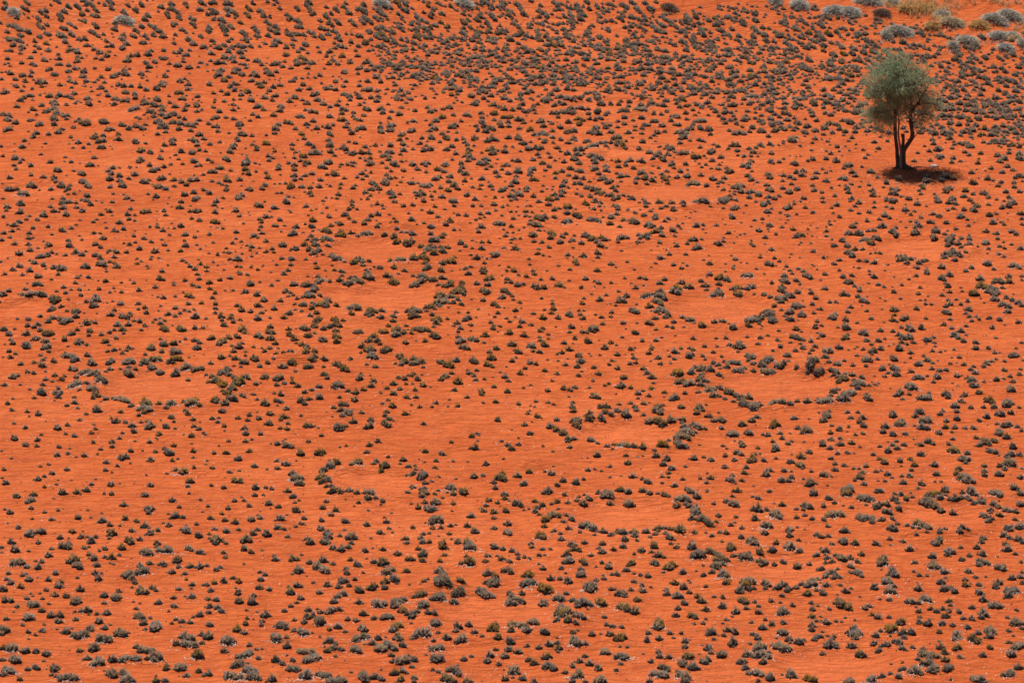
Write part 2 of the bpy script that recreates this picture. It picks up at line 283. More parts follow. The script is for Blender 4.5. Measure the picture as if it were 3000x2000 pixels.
689,1011,13,538,975,13,592,831,12,-397,1156,13,-219,317,11,-494,3034,18,-415,3082,18,-414,3094,18,585,2411,16,-846,2928,17,-974,3013,18,-634,3114,18,-646,3062,18,-782,2975,18,-900,2760,17,
-105,2711,17,-645,3042,18,-448,2981,18,877,2469,16,-921,2901,17,-786,2049,15,290,2551,16,-373,2590,17,-448,2579,17,-31,2314,16,142,2215,16,927,2485,16,-101,1963,15,123,1802,15,218,3041,18,
255,3069,18,282,3064,18,34,1783,15,563,2826,17,199,3096,18,193,3076,18,140,3067,18,90,3110,18,-740,2253,16,-632,2601,17,427,2866,17,461,2854,17,454,2823,17,-669,2558,16,-622,2557,16,
-613,2033,15,-705,2082,15,420,2960,17,318,2918,17,268,2875,17,-474,2185,16,-735,2001,15,-222,2392,16,-501,2395,16,-545,2385,16,-545,1980,15,-286,2230,16,-472,2137,15,-374,2216,16,944,2727,17,
969,2730,17,397,2482,16,-315,2427,16,-285,1893,15,-367,1794,15,-110,2105,15,104,2154,15,821,2517,16,853,2513,16,96,1941,15,-1,1992,15,131,2038,15,-108,2074,15,147,2143,15,167,2133,15,
170,2070,15,-661,2183,16,-803,2130,15,-498,2078,15,-252,2176,16,-209,2173,16,-336,2152,15,-875,2570,17,-857,2570,17,153,2389,16,229,3085,18,-566,2712,17,-538,1913,15,-796,1898,15,-284,2801,17,
-335,2840,17,-415,2835,17,-500,2819,17,-114,1698,14,-29,1694,14,-140,1629,14,-100,1657,14,14,2437,16,61,2550,16,82,2912,17,98,2912,17,56,2950,17,-139,1710,14,630,2825,17,627,2899,17,
614,2864,17,483,2366,16,459,2371,16,-570,2333,16,362,2379,16,477,2397,16,263,2423,16,695,2884,17,-142,2382,16,-625,2406,16,388,2807,17,407,2785,17,564,2754,17,-35,2235,16,-46,2202,16,
903,2518,16,869,2545,17,935,2587,17,858,2341,16,930,2446,16,181,2609,17,-85,2457,16,-37,2519,16,-118,2499,16,-47,1612,14,104,1660,14,-213,2810,17,653,2710,17,625,2479,16,605,2516,16,
-244,2496,16,915,2792,17,666,2753,17,-54,2602,17,84,2621,17,-540,2996,18,-511,2981,18,-309,3069,18,-261,3055,18,440,2611,17,-782,2392,16,-864,2536,16,-245,2064,15,-648,2227,16,-681,2290,16,
416,2648,17,-351,2624,17,-666,1644,14,86,2572,16,104,2550,16,-260,2703,17,-797,2926,17,-297,2758,17,-348,2959,17,-152,2691,17,-355,2990,18,-270,2967,17,-254,2959,17,-905,3029,18,-842,3045,18,
-846,3013,18,-758,3017,18,-716,3107,18,-695,3099,18,-547,2917,17,-910,2996,18,-585,2905,17,-467,2947,17,566,2534,16,-846,2453,16,-857,2514,16,261,2235,15,696,1595,14,721,1462,13,429,419,11,
694,701,12,-373,644,11,-315,626,11,-383,613,11,297,1088,12,577,1184,13,-228,1156,13,-209,1125,12,306,1731,14,-454,1403,13,-8,676,11,106,707,11,-262,1209,13,-8,181,10,13,180,10,21,226,10,
-239,443,11,-150,307,11,-174,272,10,-749,1336,13,-238,558,11,-10,730,12,-518,1291,13,-487,501,11,-549,984,12,-496,1016,12,-499,979,12,171,541,11,59,261,10,-357,253,10,432,1549,13,-307,1368,13,
-313,1279,13,-53,796,12,88,1046,12,279,1148,13,280,1130,12,268,1179,13,-424,206,10,150,574,11,81,645,11,508,1007,12,614,1223,13,139,1487,13,-425,1433,13,-397,1398,13,486,1182,13,376,1532,13,
-316,1511,13,574,1840,14,622,1834,14,-393,1477,13,118,540,11,126,495,11,-354,759,12,-333,707,11,-406,1502,13,367,692,11,447,2276,15,310,1559,13,-4,1347,13,-195,390,11,-224,405,11,377,325,11,
-715,1303,13,-228,392,11,449,267,10,-41,1336,13,-15,1498,13,276,441,11,379,411,11,598,673,11,-352,417,11,-732,1315,13,307,292,11,-421,499,11,-612,537,11,705,1785,14,-14,514,11,244,1414,13,
-225,645,11,-196,634,11,482,567,11,606,705,12,-221,255,10,-375,1367,13,407,1052,12,159,725,12,-177,1134,12,-231,1100,12,-231,1072,12,-128,690,11,222,819,12,210,2186,15,269,2088,15,348,1588,14,
532,881,12,-530,697,11,637,1169,13,-22,325,11,70,323,11,199,415,11,-586,748,12,433,797,12,247,370,11,-273,589,11,-441,1235,13,112,992,12,183,288,10,-682,677,11,523,842,12,-618,738,12,
-396,353,11,-494,1401,13,-417,1278,13,577,868,12,435,1410,13,756,1595,14,585,440,11,615,555,11,-631,259,10,247,1000,12,534,242,10,228,1853,14,167,788,12,188,768,12,256,856,12,218,854,12,
185,886,12,470,174,10,295,1374,13,343,1368,13,213,1387,13,147,555,11,-197,719,11,338,595,11,392,843,12,353,799,12,543,1578,14,-763,1589,14,796,1937,14,-587,417,11,-573,414,11,-410,407,11,
-452,394,11,-649,397,11,-678,1335,13,-56,660,11,8,795,12,-385,377,11,55,803,12,-373,453,11,659,2008,15,-810,1507,13,546,944,12,-602,1344,13,16,766,12,442,906,12,-269,1304,13,390,1421,13,
71,777,12,-220,1305,13,-230,1285,13,645,1004,12,470,961,12,-649,451,11,-22,464,11,220,386,11,160,396,11,526,682,11,-620,497,11,-543,504,11,-24,555,11,-38,1210,13,-351,987,12,535,1750,14,
-543,481,11,-301,731,11,-224,436,10,209,1170,12,162,837,11,-84,1228,12,782,1453,13,-509,861,11,-203,910,11,224,757,11,269,1031,12,-164,431,10,100,297,10,-475,509,10,541,322,10,-118,1384,12,
595,1408,12,-207,1145,12,-595,482,10,-346,604,11,-151,540,10,-355,555,11,-177,608,11,182,237,10,-414,446,10,590,801,11,690,1108,12,-465,716,11,248,1056,12,-448,1368,12,191,1346,12,-435,1316,12,
723,1159,12,711,1293,12,24,813,11,-523,653,11,636,1379,12,-422,1321,12,-59,231,10,-647,2969,16,-635,2939,16,-740,3082,16,-817,3111,16,-792,3093,16,-784,3117,16,-734,2986,16,-803,3027,16,
-748,3038,16,-767,3101,16,-757,3125,16,-695,3118,16,-987,2997,16,-895,3049,16,164,2788,15,41,2768,15,-114,2622,15,169,2737,15,165,2693,15,-170,2756,15,123,2801,15,142,2825,15,-847,3101,16,
-991,3094,16,-904,3111,16,-859,3116,16,631,2654,15,672,2661,15,-344,1736,13,-534,3086,16,-582,3106,16,-560,3069,16,-318,1700,13,653,2603,15,590,2528,15,650,2510,15,627,2682,15,810,2775,15,
574,2382,14,625,2415,15,-611,3023,16,-270,3064,16,-436,3078,16,761,2794,15,902,2774,15,-578,3009,16,-514,3002,16,-217,3069,16,-210,2459,15,-313,2487,15,-271,2492,15,-159,2257,14,-258,1644,13,
626,2806,15,631,2581,15,-361,1666,13,-192,1630,13,-147,2322,14,-120,2327,14,555,2367,14,499,2367,14,535,2357,14,612,2896,16,615,2889,16,494,2414,15,527,2419,15,544,2393,14,683,2883,16,
716,2833,15,672,2838,15,709,2814,15,649,2848,15,428,2423,15,461,2419,15,304,2401,14,-611,2402,14,-598,2392,14,-644,2392,14,-611,3115,16,-223,2368,14,-240,2358,14,-492,2338,14,859,2747,15,
-287,1804,13,-269,1790,13,-228,1892,13,-506,1909,13,-197,1774,13,-334,1705,13,-327,1687,13,482,2487,15,480,2439,15,261,2531,15,368,2544,15,12,2325,14,119,2231,14,-383,2339,14,-432,2370,14,
112,2317,14,138,2312,14,-78,2232,14,-68,2321,14,-333,2337,14,-202,2344,14,-58,3112,16,-282,2366,14,-273,2371,14,906,2667,15,938,2536,15,954,2536,15,945,2491,15,911,2481,15,-473,1988,14,
-406,1932,13,-388,1966,14,947,2648,15,817,2665,15,838,2632,15,844,2610,15,-19,3113,16,-176,2176,14,-157,2177,14,-120,2174,14,-12,2245,14,-57,2175,14,-9,2174,14,-81,2126,14,446,2532,15,
110,2201,14,117,2180,14,856,2399,15,919,2379,14,936,2385,15,764,2362,14,863,2437,15,895,2437,15,913,2442,15,944,2568,15,772,2342,14,788,2342,14,799,2337,14,842,2363,14,904,2354,14,920,2525,15,
914,2568,15,898,2546,15,855,2557,15,842,2578,15,957,2601,15,894,2476,15,861,2476,15,839,2530,15,886,2514,15,812,2448,15,846,2431,15,-316,2583,15,-386,2529,15,-365,2545,15,-305,2977,16,
-475,3013,16,-475,2991,16,-434,2981,16,-383,3008,16,-224,3006,16,-532,2957,16,-368,2980,16,789,2377,14,809,2409,15,820,2486,15,796,2447,15,-475,2928,16,-411,2932,16,385,2608,15,281,2662,15,
267,2627,15,540,2521,15,481,2541,15,-888,2422,15,-854,2482,15,-865,2465,15,322,2564,15,364,2592,15,-651,2451,15,-638,2445,15,-629,2456,15,-827,2346,14,-717,2389,14,-916,2412,15,-932,2424,15,
413,2528,15,-130,2145,14,-678,2375,14,-655,2418,15,-666,2233,14,-615,2303,14,-614,2282,14,-245,2031,14,-212,2010,14,-206,1990,14,-313,2115,14,-222,2071,14,-354,2524,15,-273,2615,15,
-432,2505,15,502,2791,15,496,2630,15,573,2737,15,424,2725,15,430,2697,15,342,2750,15,339,2706,15,286,2696,15,298,2673,15,293,2633,15,459,2695,15,502,2688,15,521,2761,15,398,2715,15,
293,2822,15,321,2718,15,293,2789,15,346,2799,15,379,2738,15,118,2134,14,62,1956,13,-831,2437,15,-18,2026,14,143,1969,13,87,2021,14,-573,2226,14,-628,2195,14,-566,2179,14,-491,2544,15,
-497,2028,14,-458,2029,14,-385,2045,14,-519,2147,14,-575,2298,14,-887,2203,14,747,2353,14,138,3052,16,114,3095,16,-101,2049,14,422,2835,15,57,3083,16,68,3070,16,-677,2625,15,-161,2001,14,
10,2007,14,-591,2517,15,-696,2548,15,236,2842,15,219,2800,15,263,2789,15,552,2861,16,540,2960,16,529,2919,16,244,2655,15,229,2910,16,502,2927,16,481,2925,16,474,2905,16,591,2916,16,
389,2890,16,270,2840,15,302,2874,16,354,3020,16,351,3006,16,378,2971,16,409,3004,16,229,2948,16,-564,2077,14,-737,2043,14,-680,2045,14,-689,2100,14,-665,2109,14,-519,2918,16,-565,2845,15,
-551,2845,15,-503,2610,15,-424,2675,15,-577,2802,15,408,2986,16,488,2978,16,462,2979,16,-139,1906,13,335,2927,16,449,2913,16,380,2953,16,328,2998,16,302,3002,16,244,3095,16,242,3044,16,
320,3012,16,-104,1855,13,-137,1822,13,-166,1778,13,-167,1752,13,168,1895,13,13,3028,16,-192,3004,16,-99,2997,16,-6,3068,16,-154,3022,16,-51,1828,13,-365,2178,14,-330,2274,14,-444,2283,14,
-475,2167,14,-635,2128,14,-664,1981,14,-566,1998,14,-197,2292,14,157,2358,14,-27,2999,16,-6,2975,16,-669,2648,15,-636,2671,15,154,1760,13,146,1738,13,-786,2633,15,-732,2598,15,-906,2663,15,
-552,2684,15,-500,2680,15,-486,2657,15,-479,2640,15,-533,2758,15,-474,2739,15,-408,2792,15,-214,2897,16,-316,2802,15,-445,2863,16,-351,2815,15,-569,1932,13,-840,1845,13,-865,1938,14,
-839,1911,13,-759,1900,13,-802,1642,13,-47,2365,14,-38,2375,14,33,2377,14,95,2478,15,-4,2447,15,70,2556,15,141,1707,13,-114,1650,13,-58,1678,13,123,2417,14,-22,2411,14,-56,2414,14,-138,1723,13,
-129,1683,13,-85,1744,13,101,2368,14,6,1722,13,80,1752,13,149,2978,16,193,3000,16,91,2955,16,68,2914,16,18,3003,16,29,2979,16,-183,2364,14,-141,2422,15,-130,2442,15,169,2540,15,-152,2474,15,
-115,1618,13,118,1692,13,-783,1621,13,-718,1705,13,-684,1689,13,-590,1714,13,-734,1739,13,-811,1700,13,141,2588,15,162,2572,15,-41,2576,15,-77,2580,15,-71,2524,15,136,2666,15,-862,2749,15,
-829,2713,15,-849,2677,15,24,2733,15,-54,2780,15,-14,2560,15,73,2590,15,32,2682,15,57,2661,15,-18,2616,15,-86,2824,15,-73,2841,15,-38,2949,16,-745,1633,13,-673,1645,13,-642,1640,13,
-763,1692,13,-270,2747,15,-884,2792,15,-853,2816,15,-752,2848,16,-719,2860,16,-665,2880,16,-652,2781,15,-627,2769,15,-936,2800,15,-100,2612,15,-917,2826,15,-666,3112,16,-39,2852,15,
-634,3091,16,-935,3001,16,-612,2913,16,30,2872,16,-855,2971,16,-155,1023,11,869,2215,14,-505,735,11,380,1422,12,679,2085,13,624,2001,13,582,2033,13,634,2131,14,467,906,11,726,1026,11,
-263,771,11,-191,842,11,-153,855,11,879,2197,14,-229,249,9,-599,741,11,-556,771,11,389,1405,12,801,1581,12,804,1607,12,10,1267,12,-149,239,9,-147,222,9,-159,176,9,-255,775,11,-98,352,10,
-309,750,11,-486,1560,12,-212,253,9,-43,419,10,-327,1141,11,-106,350,10,545,847,11,856,2014,13,868,2184,14,546,890,11,838,1930,13,850,1934,13,910,2218,14,-21,998,11,834,2086,13,64,956,11,
907,2196,14,821,2285,14,-419,1231,12,56,330,10,564,831,11,725,1886,13,812,1854,13,811,1891,13,789,1910,13,875,2302,14,406,590,10,550,1776,13,610,1775,13,717,873,11,665,907,11,579,2188,14,
613,954,11,700,960,11,-427,1168,11,-437,1168,11,-330,1043,11,238,561,10,188,562,10,556,1747,13,350,566,10,322,566,10,323,1657,12,320,580,10,40,1535,12,-7,1106,11,-11,1164,11,-45,1101,11,
586,1604,12,27,1223,12,528,1521,12,-321,1289,12,600,2128,13,-142,588,10,37,1013,11,368,1378,12,368,1411,12,315,1385,12,503,992,11,624,974,11,586,1016,11,533,953,11,767,2252,14,695,1953,13,
-138,805,11,-460,946,11,-443,484,10,740,1752,13,-635,442,10,0,544,10,-117,515,10,-132,518,10,93,1371,12,507,977,11,-341,1096,11,-3,417,10,-585,456,10,560,1701,13,697,1367,12,421,879,11,
249,1824,13,452,2095,13,283,1166,11,275,1203,11,-326,432,10,251,525,10,168,426,10,599,1346,12,18,1338,12,65,1447,12,501,1296,12,269,1813,13,-383,199,9,-398,189,9,552,233,9,-467,1076,11,
-482,1068,11,627,586,10,624,575,10,-240,682,10,-258,692,10,655,567,10,663,586,10,273,1572,12,-462,175,9,477,1256,12,564,1290,12,-29,1465,12,-39,1551,12,515,2132,13,203,863,11,173,888,11,
208,1979,13,443,1993,13,236,928,11,510,2107,13,237,1843,13,578,692,10,434,716,10,-326,461,10,435,1920,13,327,905,11,308,2093,13,359,816,11,397,2018,13,427,2005,13,51,1535,12,356,514,10,
261,980,11,285,1022,11,87,1278,12,312,361,10,238,405,10,620,800,11,566,764,11,541,768,11,469,651,10,498,637,10,523,802,11,451,814,11,624,817,11,142,1289,12,117,1311,12,208,350,10,327,329,10,
705,1051,11,597,1127,11,555,633,10,333,1568,12,440,1599,12,-232,1599,12,-203,1584,12,-693,911,11,-712,935,11,101,1253,12,-425,1516,12,707,792,11,-170,645,10,658,653,10,-518,1058,11,
-609,1049,11,90,488,10,-226,1418,12,-400,1454,12,-690,1025,11,684,1837,13,671,1917,13,640,695,10,216,1447,12,305,581,10,699,737,11,538,706,10,533,728,10,715,2052,13,724,2073,13,788,2026,13,
750,1954,13,637,771,11,553,793,11,660,1077,11,668,1100,11,48,1409,12,-576,596,10,-584,1271,12,-375,372,10,-379,398,10,-352,1021,11,-424,1035,11,-603,594,10,-621,187,9,-593,203,9,374,1888,13,
212,834,11,-175,1095,11,-589,615,10,379,536,10,-335,302,10,460,533,10,324,1201,11,381,287,10,380,349,10,-709,1211,12,260,472,10,9,1551,12,-181,512,10,-266,515,10,-422,174,9,-590,253,10,
-549,175,9,595,484,10,186,1110,11,590,519,10,660,466,10,-541,1217,12,82,195,9,74,211,9,-335,1315,12,171,225,9,193,237,9,-536,257,10,-271,404,10,-623,1302,12,245,2080,13,472,1380,12,
328,1388,12,504,2170,14,476,1120,11,509,1170,11,480,1192,11,-382,950,11,-653,1344,12,-687,1309,12,-388,427,10,455,295,10,424,689,10,387,452,10,-408,658,10,308,1127,11,399,412,10,406,459,10,
-24,1280,12,701,1569,12,710,1616,12,-141,1153,11,508,251,9,248,1268,12,-204,1402,12,397,333,10,572,315,10,454,252,9,683,671,10,231,1490,12,355,1015,11,-156,1449,12,149,485,10,-777,1337,12,
-643,1069,11,-215,478,10,-137,485,10,333,1953,13,-663,624,10,-496,584,10,-167,285,10,444,518,10,458,1189,11,-704,1389,12,-716,1399,12,-681,1403,12,-194,550,10,-217,560,10,-589,572,10,
-787,1357,12,65,195,9,293,1951,13,274,1959,13,433,2238,14,370,587,10,191,2097,13,232,2083,13,-71,1600,12,-243,1440,12,-291,1477,12,-349,1422,12,-276,1550,12,462,347,10,-464,438,10,-599,371,10,
-512,322,10,208,714,10,513,327,10,305,1770,13,61,701,10,118,726,10,539,362,10,133,701,10,343,1747,13,419,1262,12,56,272,9,-250,1034,11,-417,272,10,-206,1301,12,182,253,9,168,282,10,
-222,1267,12,167,171,9,185,335,10,838,1809,13,-657,734,11,-618,1459,12,-270,227,9,-659,791,11,-25,673,10,200,2281,14,212,602,10,35,687,10,41,693,10,-641,397,10,188,181,9,735,1692,13,
727,1724,13,-480,439,10,-680,730,11,-702,777,11,279,653,10,241,692,10,415,1821,13,-573,338,10,65,582,10,-220,367,10,12,1179,11,96,572,10,-286,1122,11,120,566,10,-119,573,10,-343,1334,12,
-122,289,10,-60,627,10,243,1688,13,282,2173,14,388,789,11,-627,1410,12,-380,325,10,358,2245,14,425,1473,12,292,701,10,-80,737,10,-466,266,10,507,2294,14,-72,568,10,-450,233,9,803,1488,12,
-258,369,10,761,1536,12,-178,1002,11,-213,734,10,784,1473,12,-222,747,11,-236,737,10,-262,332,10,-205,996,11,-119,179,9,27,173,9,522,1410,12,74,173,9,580,1245,12,558,1207,12,630,1242,12,
-282,220,9,-132,1130,11,275,783,10,177,468,10,-36,842,10,380,816,10,-602,463,10,-587,656,10,410,1011,11,-547,1375,11,198,1204,11,337,715,10,-472,1028,11,171,305,9,560,853,10,696,1189,11,
342,333,9,302,302,9,-354,453,10,667,1177,11,-334,911,10,-361,837,10,-192,922,10,72,1411,11,-369,363,9,-357,1405,11,445,1292,11,483,399,9,558,394,9,-32,527,10,40,489,10,-312,524,10,18,982,11,
-406,331,9,-552,346,9,-431,383,9,-32,715,10,-331,411,9,98,1208,11,310,1175,11,-15,2876,14,-27,2840,14,23,2898,14,-885,3110,14,-1032,3095,14,-958,3088,14,138,2852,14,175,2826,14,155,2755,14,
-186,2769,14,-191,2700,13,109,2853,14,-541,1739,12,-261,2767,14,-241,2799,14,-252,2669,13,-948,2989,14,-699,3080,14,-675,3069,14,-780,1659,11,-764,1646,11,-737,2948,14,-773,2909,14,
-721,2997,14,-625,2984,14,-866,2967,14,-684,3047,14,-917,3066,14,-745,3063,14,-781,2997,14,-768,2941,14,-761,2992,14,-960,3070,14,-867,2338,13,-317,1627,11,-276,1612,11,-199,1659,11,
-635,2377,13,-610,2367,13,277,2398,13,213,2358,13,346,2376,13,442,2393,13,522,2379,13,266,2357,13,568,2520,13,656,2909,14,239,2448,13,324,2473,13,-78,2258,13,-77,2214,12,82,2266,13,
99,2237,13,-44,2307,13,-7,2327,13,58,2301,13,102,2302,13,241,2527,13,284,2522,13,348,2529,13,392,2440,13,509,2435,13,-243,2383,13,-373,2471,13,380,2490,13,-368,2422,13,-339,2450,13,
-305,2387,13,559,2459,13,209,2449,13,-148,2259,13,-117,2258,13,-108,2278,13,-430,1725,12,-175,1618,11,696,2788,14,592,2458,13,669,2735,14,636,2723,14,649,2825,14,623,2633,13,623,2599,13,
592,2611,13,667,2820,14,687,2818,14,644,2795,14,601,2763,14,691,2753,14,642,2678,13,-482,3105,14,-503,3060,14,-450,3044,14,915,2736,14,734,2808,14,-253,2572,13,-255,2540,13,-206,2576,13,
148,2181,12,-46,2180,12,513,2567,13,509,2503,13,-92,2137,12,11,2193,12,55,2183,12,-168,2149,12,-91,2180,12,-294,2351,13,-378,2400,13,-358,2373,13,-337,2380,13,-431,2398,13,-142,3063,14,
378,2577,13,465,2648,13,203,2617,13,222,2634,13,489,2621,13,460,2735,14,-934,2446,13,-945,2457,13,-652,2486,13,-842,2389,13,557,2650,13,323,2619,13,305,2602,13,346,2598,13,-611,2484,13,
-703,2370,13,-926,2509,13,-894,2488,13,558,2479,13,470,2527,13,372,2646,13,384,2673,13,372,2701,13,208,2667,13,513,2535,13,552,2602,13,-2,2061,12,87,2049,12,-926,2542,13,166,2160,12,
153,2120,12,-7,2126,12,88,2136,12,-83,2087,12,-53,2097,12,308,2730,14,353,2718,13,394,2772,14,305,2823,14,111,2096,12,92,2077,12,268,2752,14,286,2736,14,311,2763,14,536,2792,14,424,2760,14,
489,2728,14,508,2728,14,524,2722,14,132,3099,14,137,3084,14,120,3038,14,119,3068,14,-19,3097,14,24,3075,14,-43,3071,14,-65,3063,14,-95,2035,12,-111,2024,12,-5,3087,14,-44,3094,14,152,3112,14,
174,3092,14,488,2757,14,171,1993,12,72,1924,12,25,2046,12,-152,1963,12,37,1999,12,73,2004,12,-176,2063,12,176,2030,12,-274,3041,14,-331,3058,14,-325,3031,14,-302,3029,14,-585,3032,14,
-565,3019,14,-519,3014,14,-241,2472,13,-367,3022,14,-612,3013,14,-353,3031,14,-298,3061,14,-302,3085,14,-216,3090,14,-487,3007,14,655,2521,13,766,2829,14,601,2377,13,610,2360,13,632,2385,13,
-356,3070,14,-341,3076,14,-375,3047,14,628,2359,13,651,2363,13,639,2471,13,252,2674,13,580,2808,14,215,2856,14,360,2924,14,-120,1989,12,-78,2000,12,206,2773,14,207,2750,14,248,2796,14,
581,2862,14,-793,2525,13,-765,2582,13,-631,2508,13,-609,2513,13,-68,3048,14,-36,3057,14,-617,2621,13,-393,1868,12,-239,1885,12,-289,1846,12,-363,1832,12,-430,1783,12,-213,1780,12,-243,1867,12,
927,2699,14,942,2692,13,799,2758,14,871,2732,14,-249,1845,12,-337,1864,12,-337,1837,12,894,2615,13,830,2734,14,891,2708,14,901,2693,13,974,2691,13,-31,1955,12,482,2951,14,451,2928,14,
590,2868,14,365,2894,14,344,2879,14,246,2892,14,490,2936,14,288,2877,14,371,3017,14,253,2713,13,396,2919,14,362,2945,14,505,2904,14,603,2900,14,908,2641,13,960,2636,13,859,2611,13,-471,1914,12,
-418,1881,12,-467,1998,12,-509,1965,12,925,2609,13,867,2510,13,804,2551,13,932,2662,13,-300,2003,12,823,2400,13,867,2375,13,888,2385,13,903,2391,13,826,2353,13,887,2585,13,827,2562,13,
942,2628,13,-69,3006,14,-69,2990,14,-47,3030,14,-96,3039,14,-117,1774,12,-151,1736,12,-170,1861,12,-111,1832,12,166,1865,12,149,1792,12,94,1900,12,85,1789,12,-136,1787,12,288,2995,14,
293,2980,14,-728,2639,13,-715,2588,13,40,2492,13,79,2520,13,115,1746,12,-710,2638,13,-619,2649,13,-921,2554,13,-830,2598,13,-753,2651,13,-742,2639,13,-71,2977,14,-17,3013,14,-718,2729,14,
-671,2667,13,-669,2709,13,-131,3018,14,-5,2955,14,4,3036,14,-166,2995,14,-196,2944,14,172,2391,13,181,2364,13,-48,3003,14,-573,2927,14,-556,2908,14,947,2449,13,846,2482,13,807,2482,13,
796,2487,13,880,2444,13,874,2339,13,-380,2969,14,-287,2997,14,-271,3008,14,-254,3005,14,-534,2914,14,-241,2992,14,-270,2980,14,-234,2948,14,-488,2977,14,-418,2977,14,-443,2452,13,-325,2737,14,
-307,2568,13,-289,2562,13,-328,2520,13,53,2984,14,69,2974,14,74,2952,14,58,2395,13,89,2391,13,114,2370,13,93,2933,14,11,2991,14,104,2423,13,122,2444,13,-52,2391,13,-106,1724,12,-50,1721,12,
63,1770,12,89,2531,13,97,2520,13,83,2474,13,-20,2392,13,131,2490,13,158,2470,13,164,2444,13,162,2501,13,-212,2609,13,-545,2472,13,-433,2479,13,-525,2009,12,-713,2303,13,-569,2273,13,
-594,2232,13,-854,2158,12,-821,2175,12,921,2350,13,-883,2267,13,-749,2287,13,-740,2292,13,-785,2287,13,3,1617,11,186,2541,13,-104,2395,13,-183,2419,13,-14,2489,13,14,2496,13,50,3007,14,
175,2968,14,187,2942,14,172,2913,14,59,3038,14,106,3009,14,111,2972,14,153,2997,14,-336,2083,12,-325,2235,13,-254,2208,12,-707,2143,12,-385,2139,12,-478,2085,12,-430,2096,12,-383,2106,12,
-353,2116,12,-431,2054,12,-409,2564,13,-419,2541,13,-540,2593,13,-513,2587,13,161,1653,11,138,1623,11,-52,2806,14,-33,2661,13,127,2563,13,-746,2724,14,-946,2713,14,-955,2688,13,-818,2678,13,
99,2688,13,105,2623,13,145,2563,13,17,2557,13,19,2524,13,-57,2632,13,-768,2713,14,42,1698,11,37,2607,13,27,2596,13,-54,2565,13,80,2705,13,-455,2635,13,-444,2647,13,-406,2617,13,-464,2110,12,
-617,2149,12,-467,2563,13,-579,2068,12,-537,2877,14,-561,2883,14,-593,2870,14,-529,2847,14,-614,1990,12,-882,2093,12,-822,2088,12,-687,2074,12,-592,2077,12,-643,2157,12,190,2882,14,
-121,2968,14,97,2727,13,1,2661,13,43,2694,13,-1,2684,13,-4,2754,14,13,2759,14,26,2788,14,29,2711,13,54,2694,13,82,2732,14,-196,2258,13,-221,2200,12,-270,2233,13,-367,2282,13,-220,2282,13,
-501,2273,13,-503,2254,13,-506,2234,13,-723,1949,12,-557,1834,12,-756,1822,12,-687,1919,12,-654,1901,12,-849,2768,14,-831,2750,14,-706,2776,14,-971,2730,14,-814,2878,14,-798,2858,14,
-738,2855,14,-975,2930,14,-644,2862,14,-36,2932,14,193,2857,14,-34,2972,14,-13,2900,14,-106,2869,14,-89,2732,14,-131,2949,14,-103,2893,14,-79,2958,14,-58,2890,14,-48,2945,14,-391,2793,14,
-293,2946,14,-833,1860,12,-664,1862,12,-769,1932,12,-421,2813,14,-419,2782,14,-263,2922,14,-361,2883,14,-341,2919,14,-523,2722,14,-782,1918,12,-734,1919,12,-492,2710,13,-538,2639,13,
-531,2657,13,-528,2616,13,-466,2722,14,-566,2753,14,-547,2703,13,-227,2780,14,-223,2750,14,-537,2734,14,-116,2652,13,54,2891,14,53,2757,14,69,2823,14,121,2865,14,-931,2952,14,-858,2881,14,
-707,1693,12,-675,1677,11,-652,1711,12,-616,1729,12,-767,1744,12,-691,1750,12,-796,1718,12,-681,1781,12,-546,1794,12,-811,1627,11,-875,3086,14,-902,2988,14,-894,2962,14,-885,3002,14,
-911,3094,14,-919,3081,14,-83,629,9,373,2098,12,458,1582,11,456,1530,11,366,944,10,280,854,10,275,1924,12,183,1977,12,268,1416,11,-122,588,9,-119,707,9,-268,1369,11,-273,1353,11,-301,1262,10,
386,932,10,-23,621,9,345,670,9,383,776,10,466,2281,12,321,1611,11,416,453,9,585,375,9,568,360,9,593,342,9,-299,1076,10,-397,1089,10,-414,1150,10,-381,1137,10,-449,1164,10,537,2198,12,
189,2183,12,466,2237,12,516,364,9,532,371,9,599,1084,10,643,1093,10,-448,1291,11,-438,1398,11,-277,1457,11,588,459,9,160,1259,10,185,1244,10,222,1244,10,432,1337,11,309,2173,12,201,2098,12,
547,368,9,554,362,9,462,187,8,580,338,9,402,290,9,451,2118,12,478,1529,11,428,283,9,297,824,10,374,2214,12,478,2106,12,317,875,10,419,2086,12,25,567,9,73,656,9,75,608,9,311,1844,12,
434,1846,12,413,387,9,449,373,9,455,381,9,31,710,9,243,598,9,-205,1439,11,-206,1208,10,-163,1302,11,159,595,9,63,763,9,550,2077,12,-14,808,10,-26,774,10,-23,755,9,-10,718,9,-155,1081,10,
241,741,9,629,998,10,638,973,10,564,947,10,483,1129,10,465,1190,10,-85,1386,11,286,594,9,238,1568,11,603,442,9,34,261,9,90,274,9,76,302,9,237,2304,12,205,618,9,189,720,9,792,1409,11,
764,1419,11,761,1767,11,-507,431,9,-640,347,9,593,1669,11,-184,1014,10,-405,885,10,-64,1178,10,502,1547,11,535,1601,11,571,582,9,-765,1297,11,-57,1556,11,76,1263,10,49,1194,10,182,1500,11,
796,2316,13,0,893,10,-58,940,10,-99,878,10,654,2064,12,-628,229,9,556,1541,11,-80,1464,11,-98,1560,11,-81,1558,11,-160,1152,10,358,1233,10,404,489,9,377,314,9,246,1585,11,483,911,10,
683,830,10,455,925,10,664,971,10,-507,953,10,344,508,9,217,554,9,-598,1408,11,-551,739,9,144,1009,10,25,946,10,65,1000,10,89,1031,10,-214,574,9,788,2203,12,644,877,10,-643,874,10,-544,963,10,
134,547,9,-678,929,10,-533,1259,10,-487,1304,11,-642,812,10,-571,851,10,695,1321,11,480,1346,11,363,1197,10,-571,924,10,-374,1441,11,89,545,9,683,1981,12,-80,1363,11,513,642,9,467,754,9,
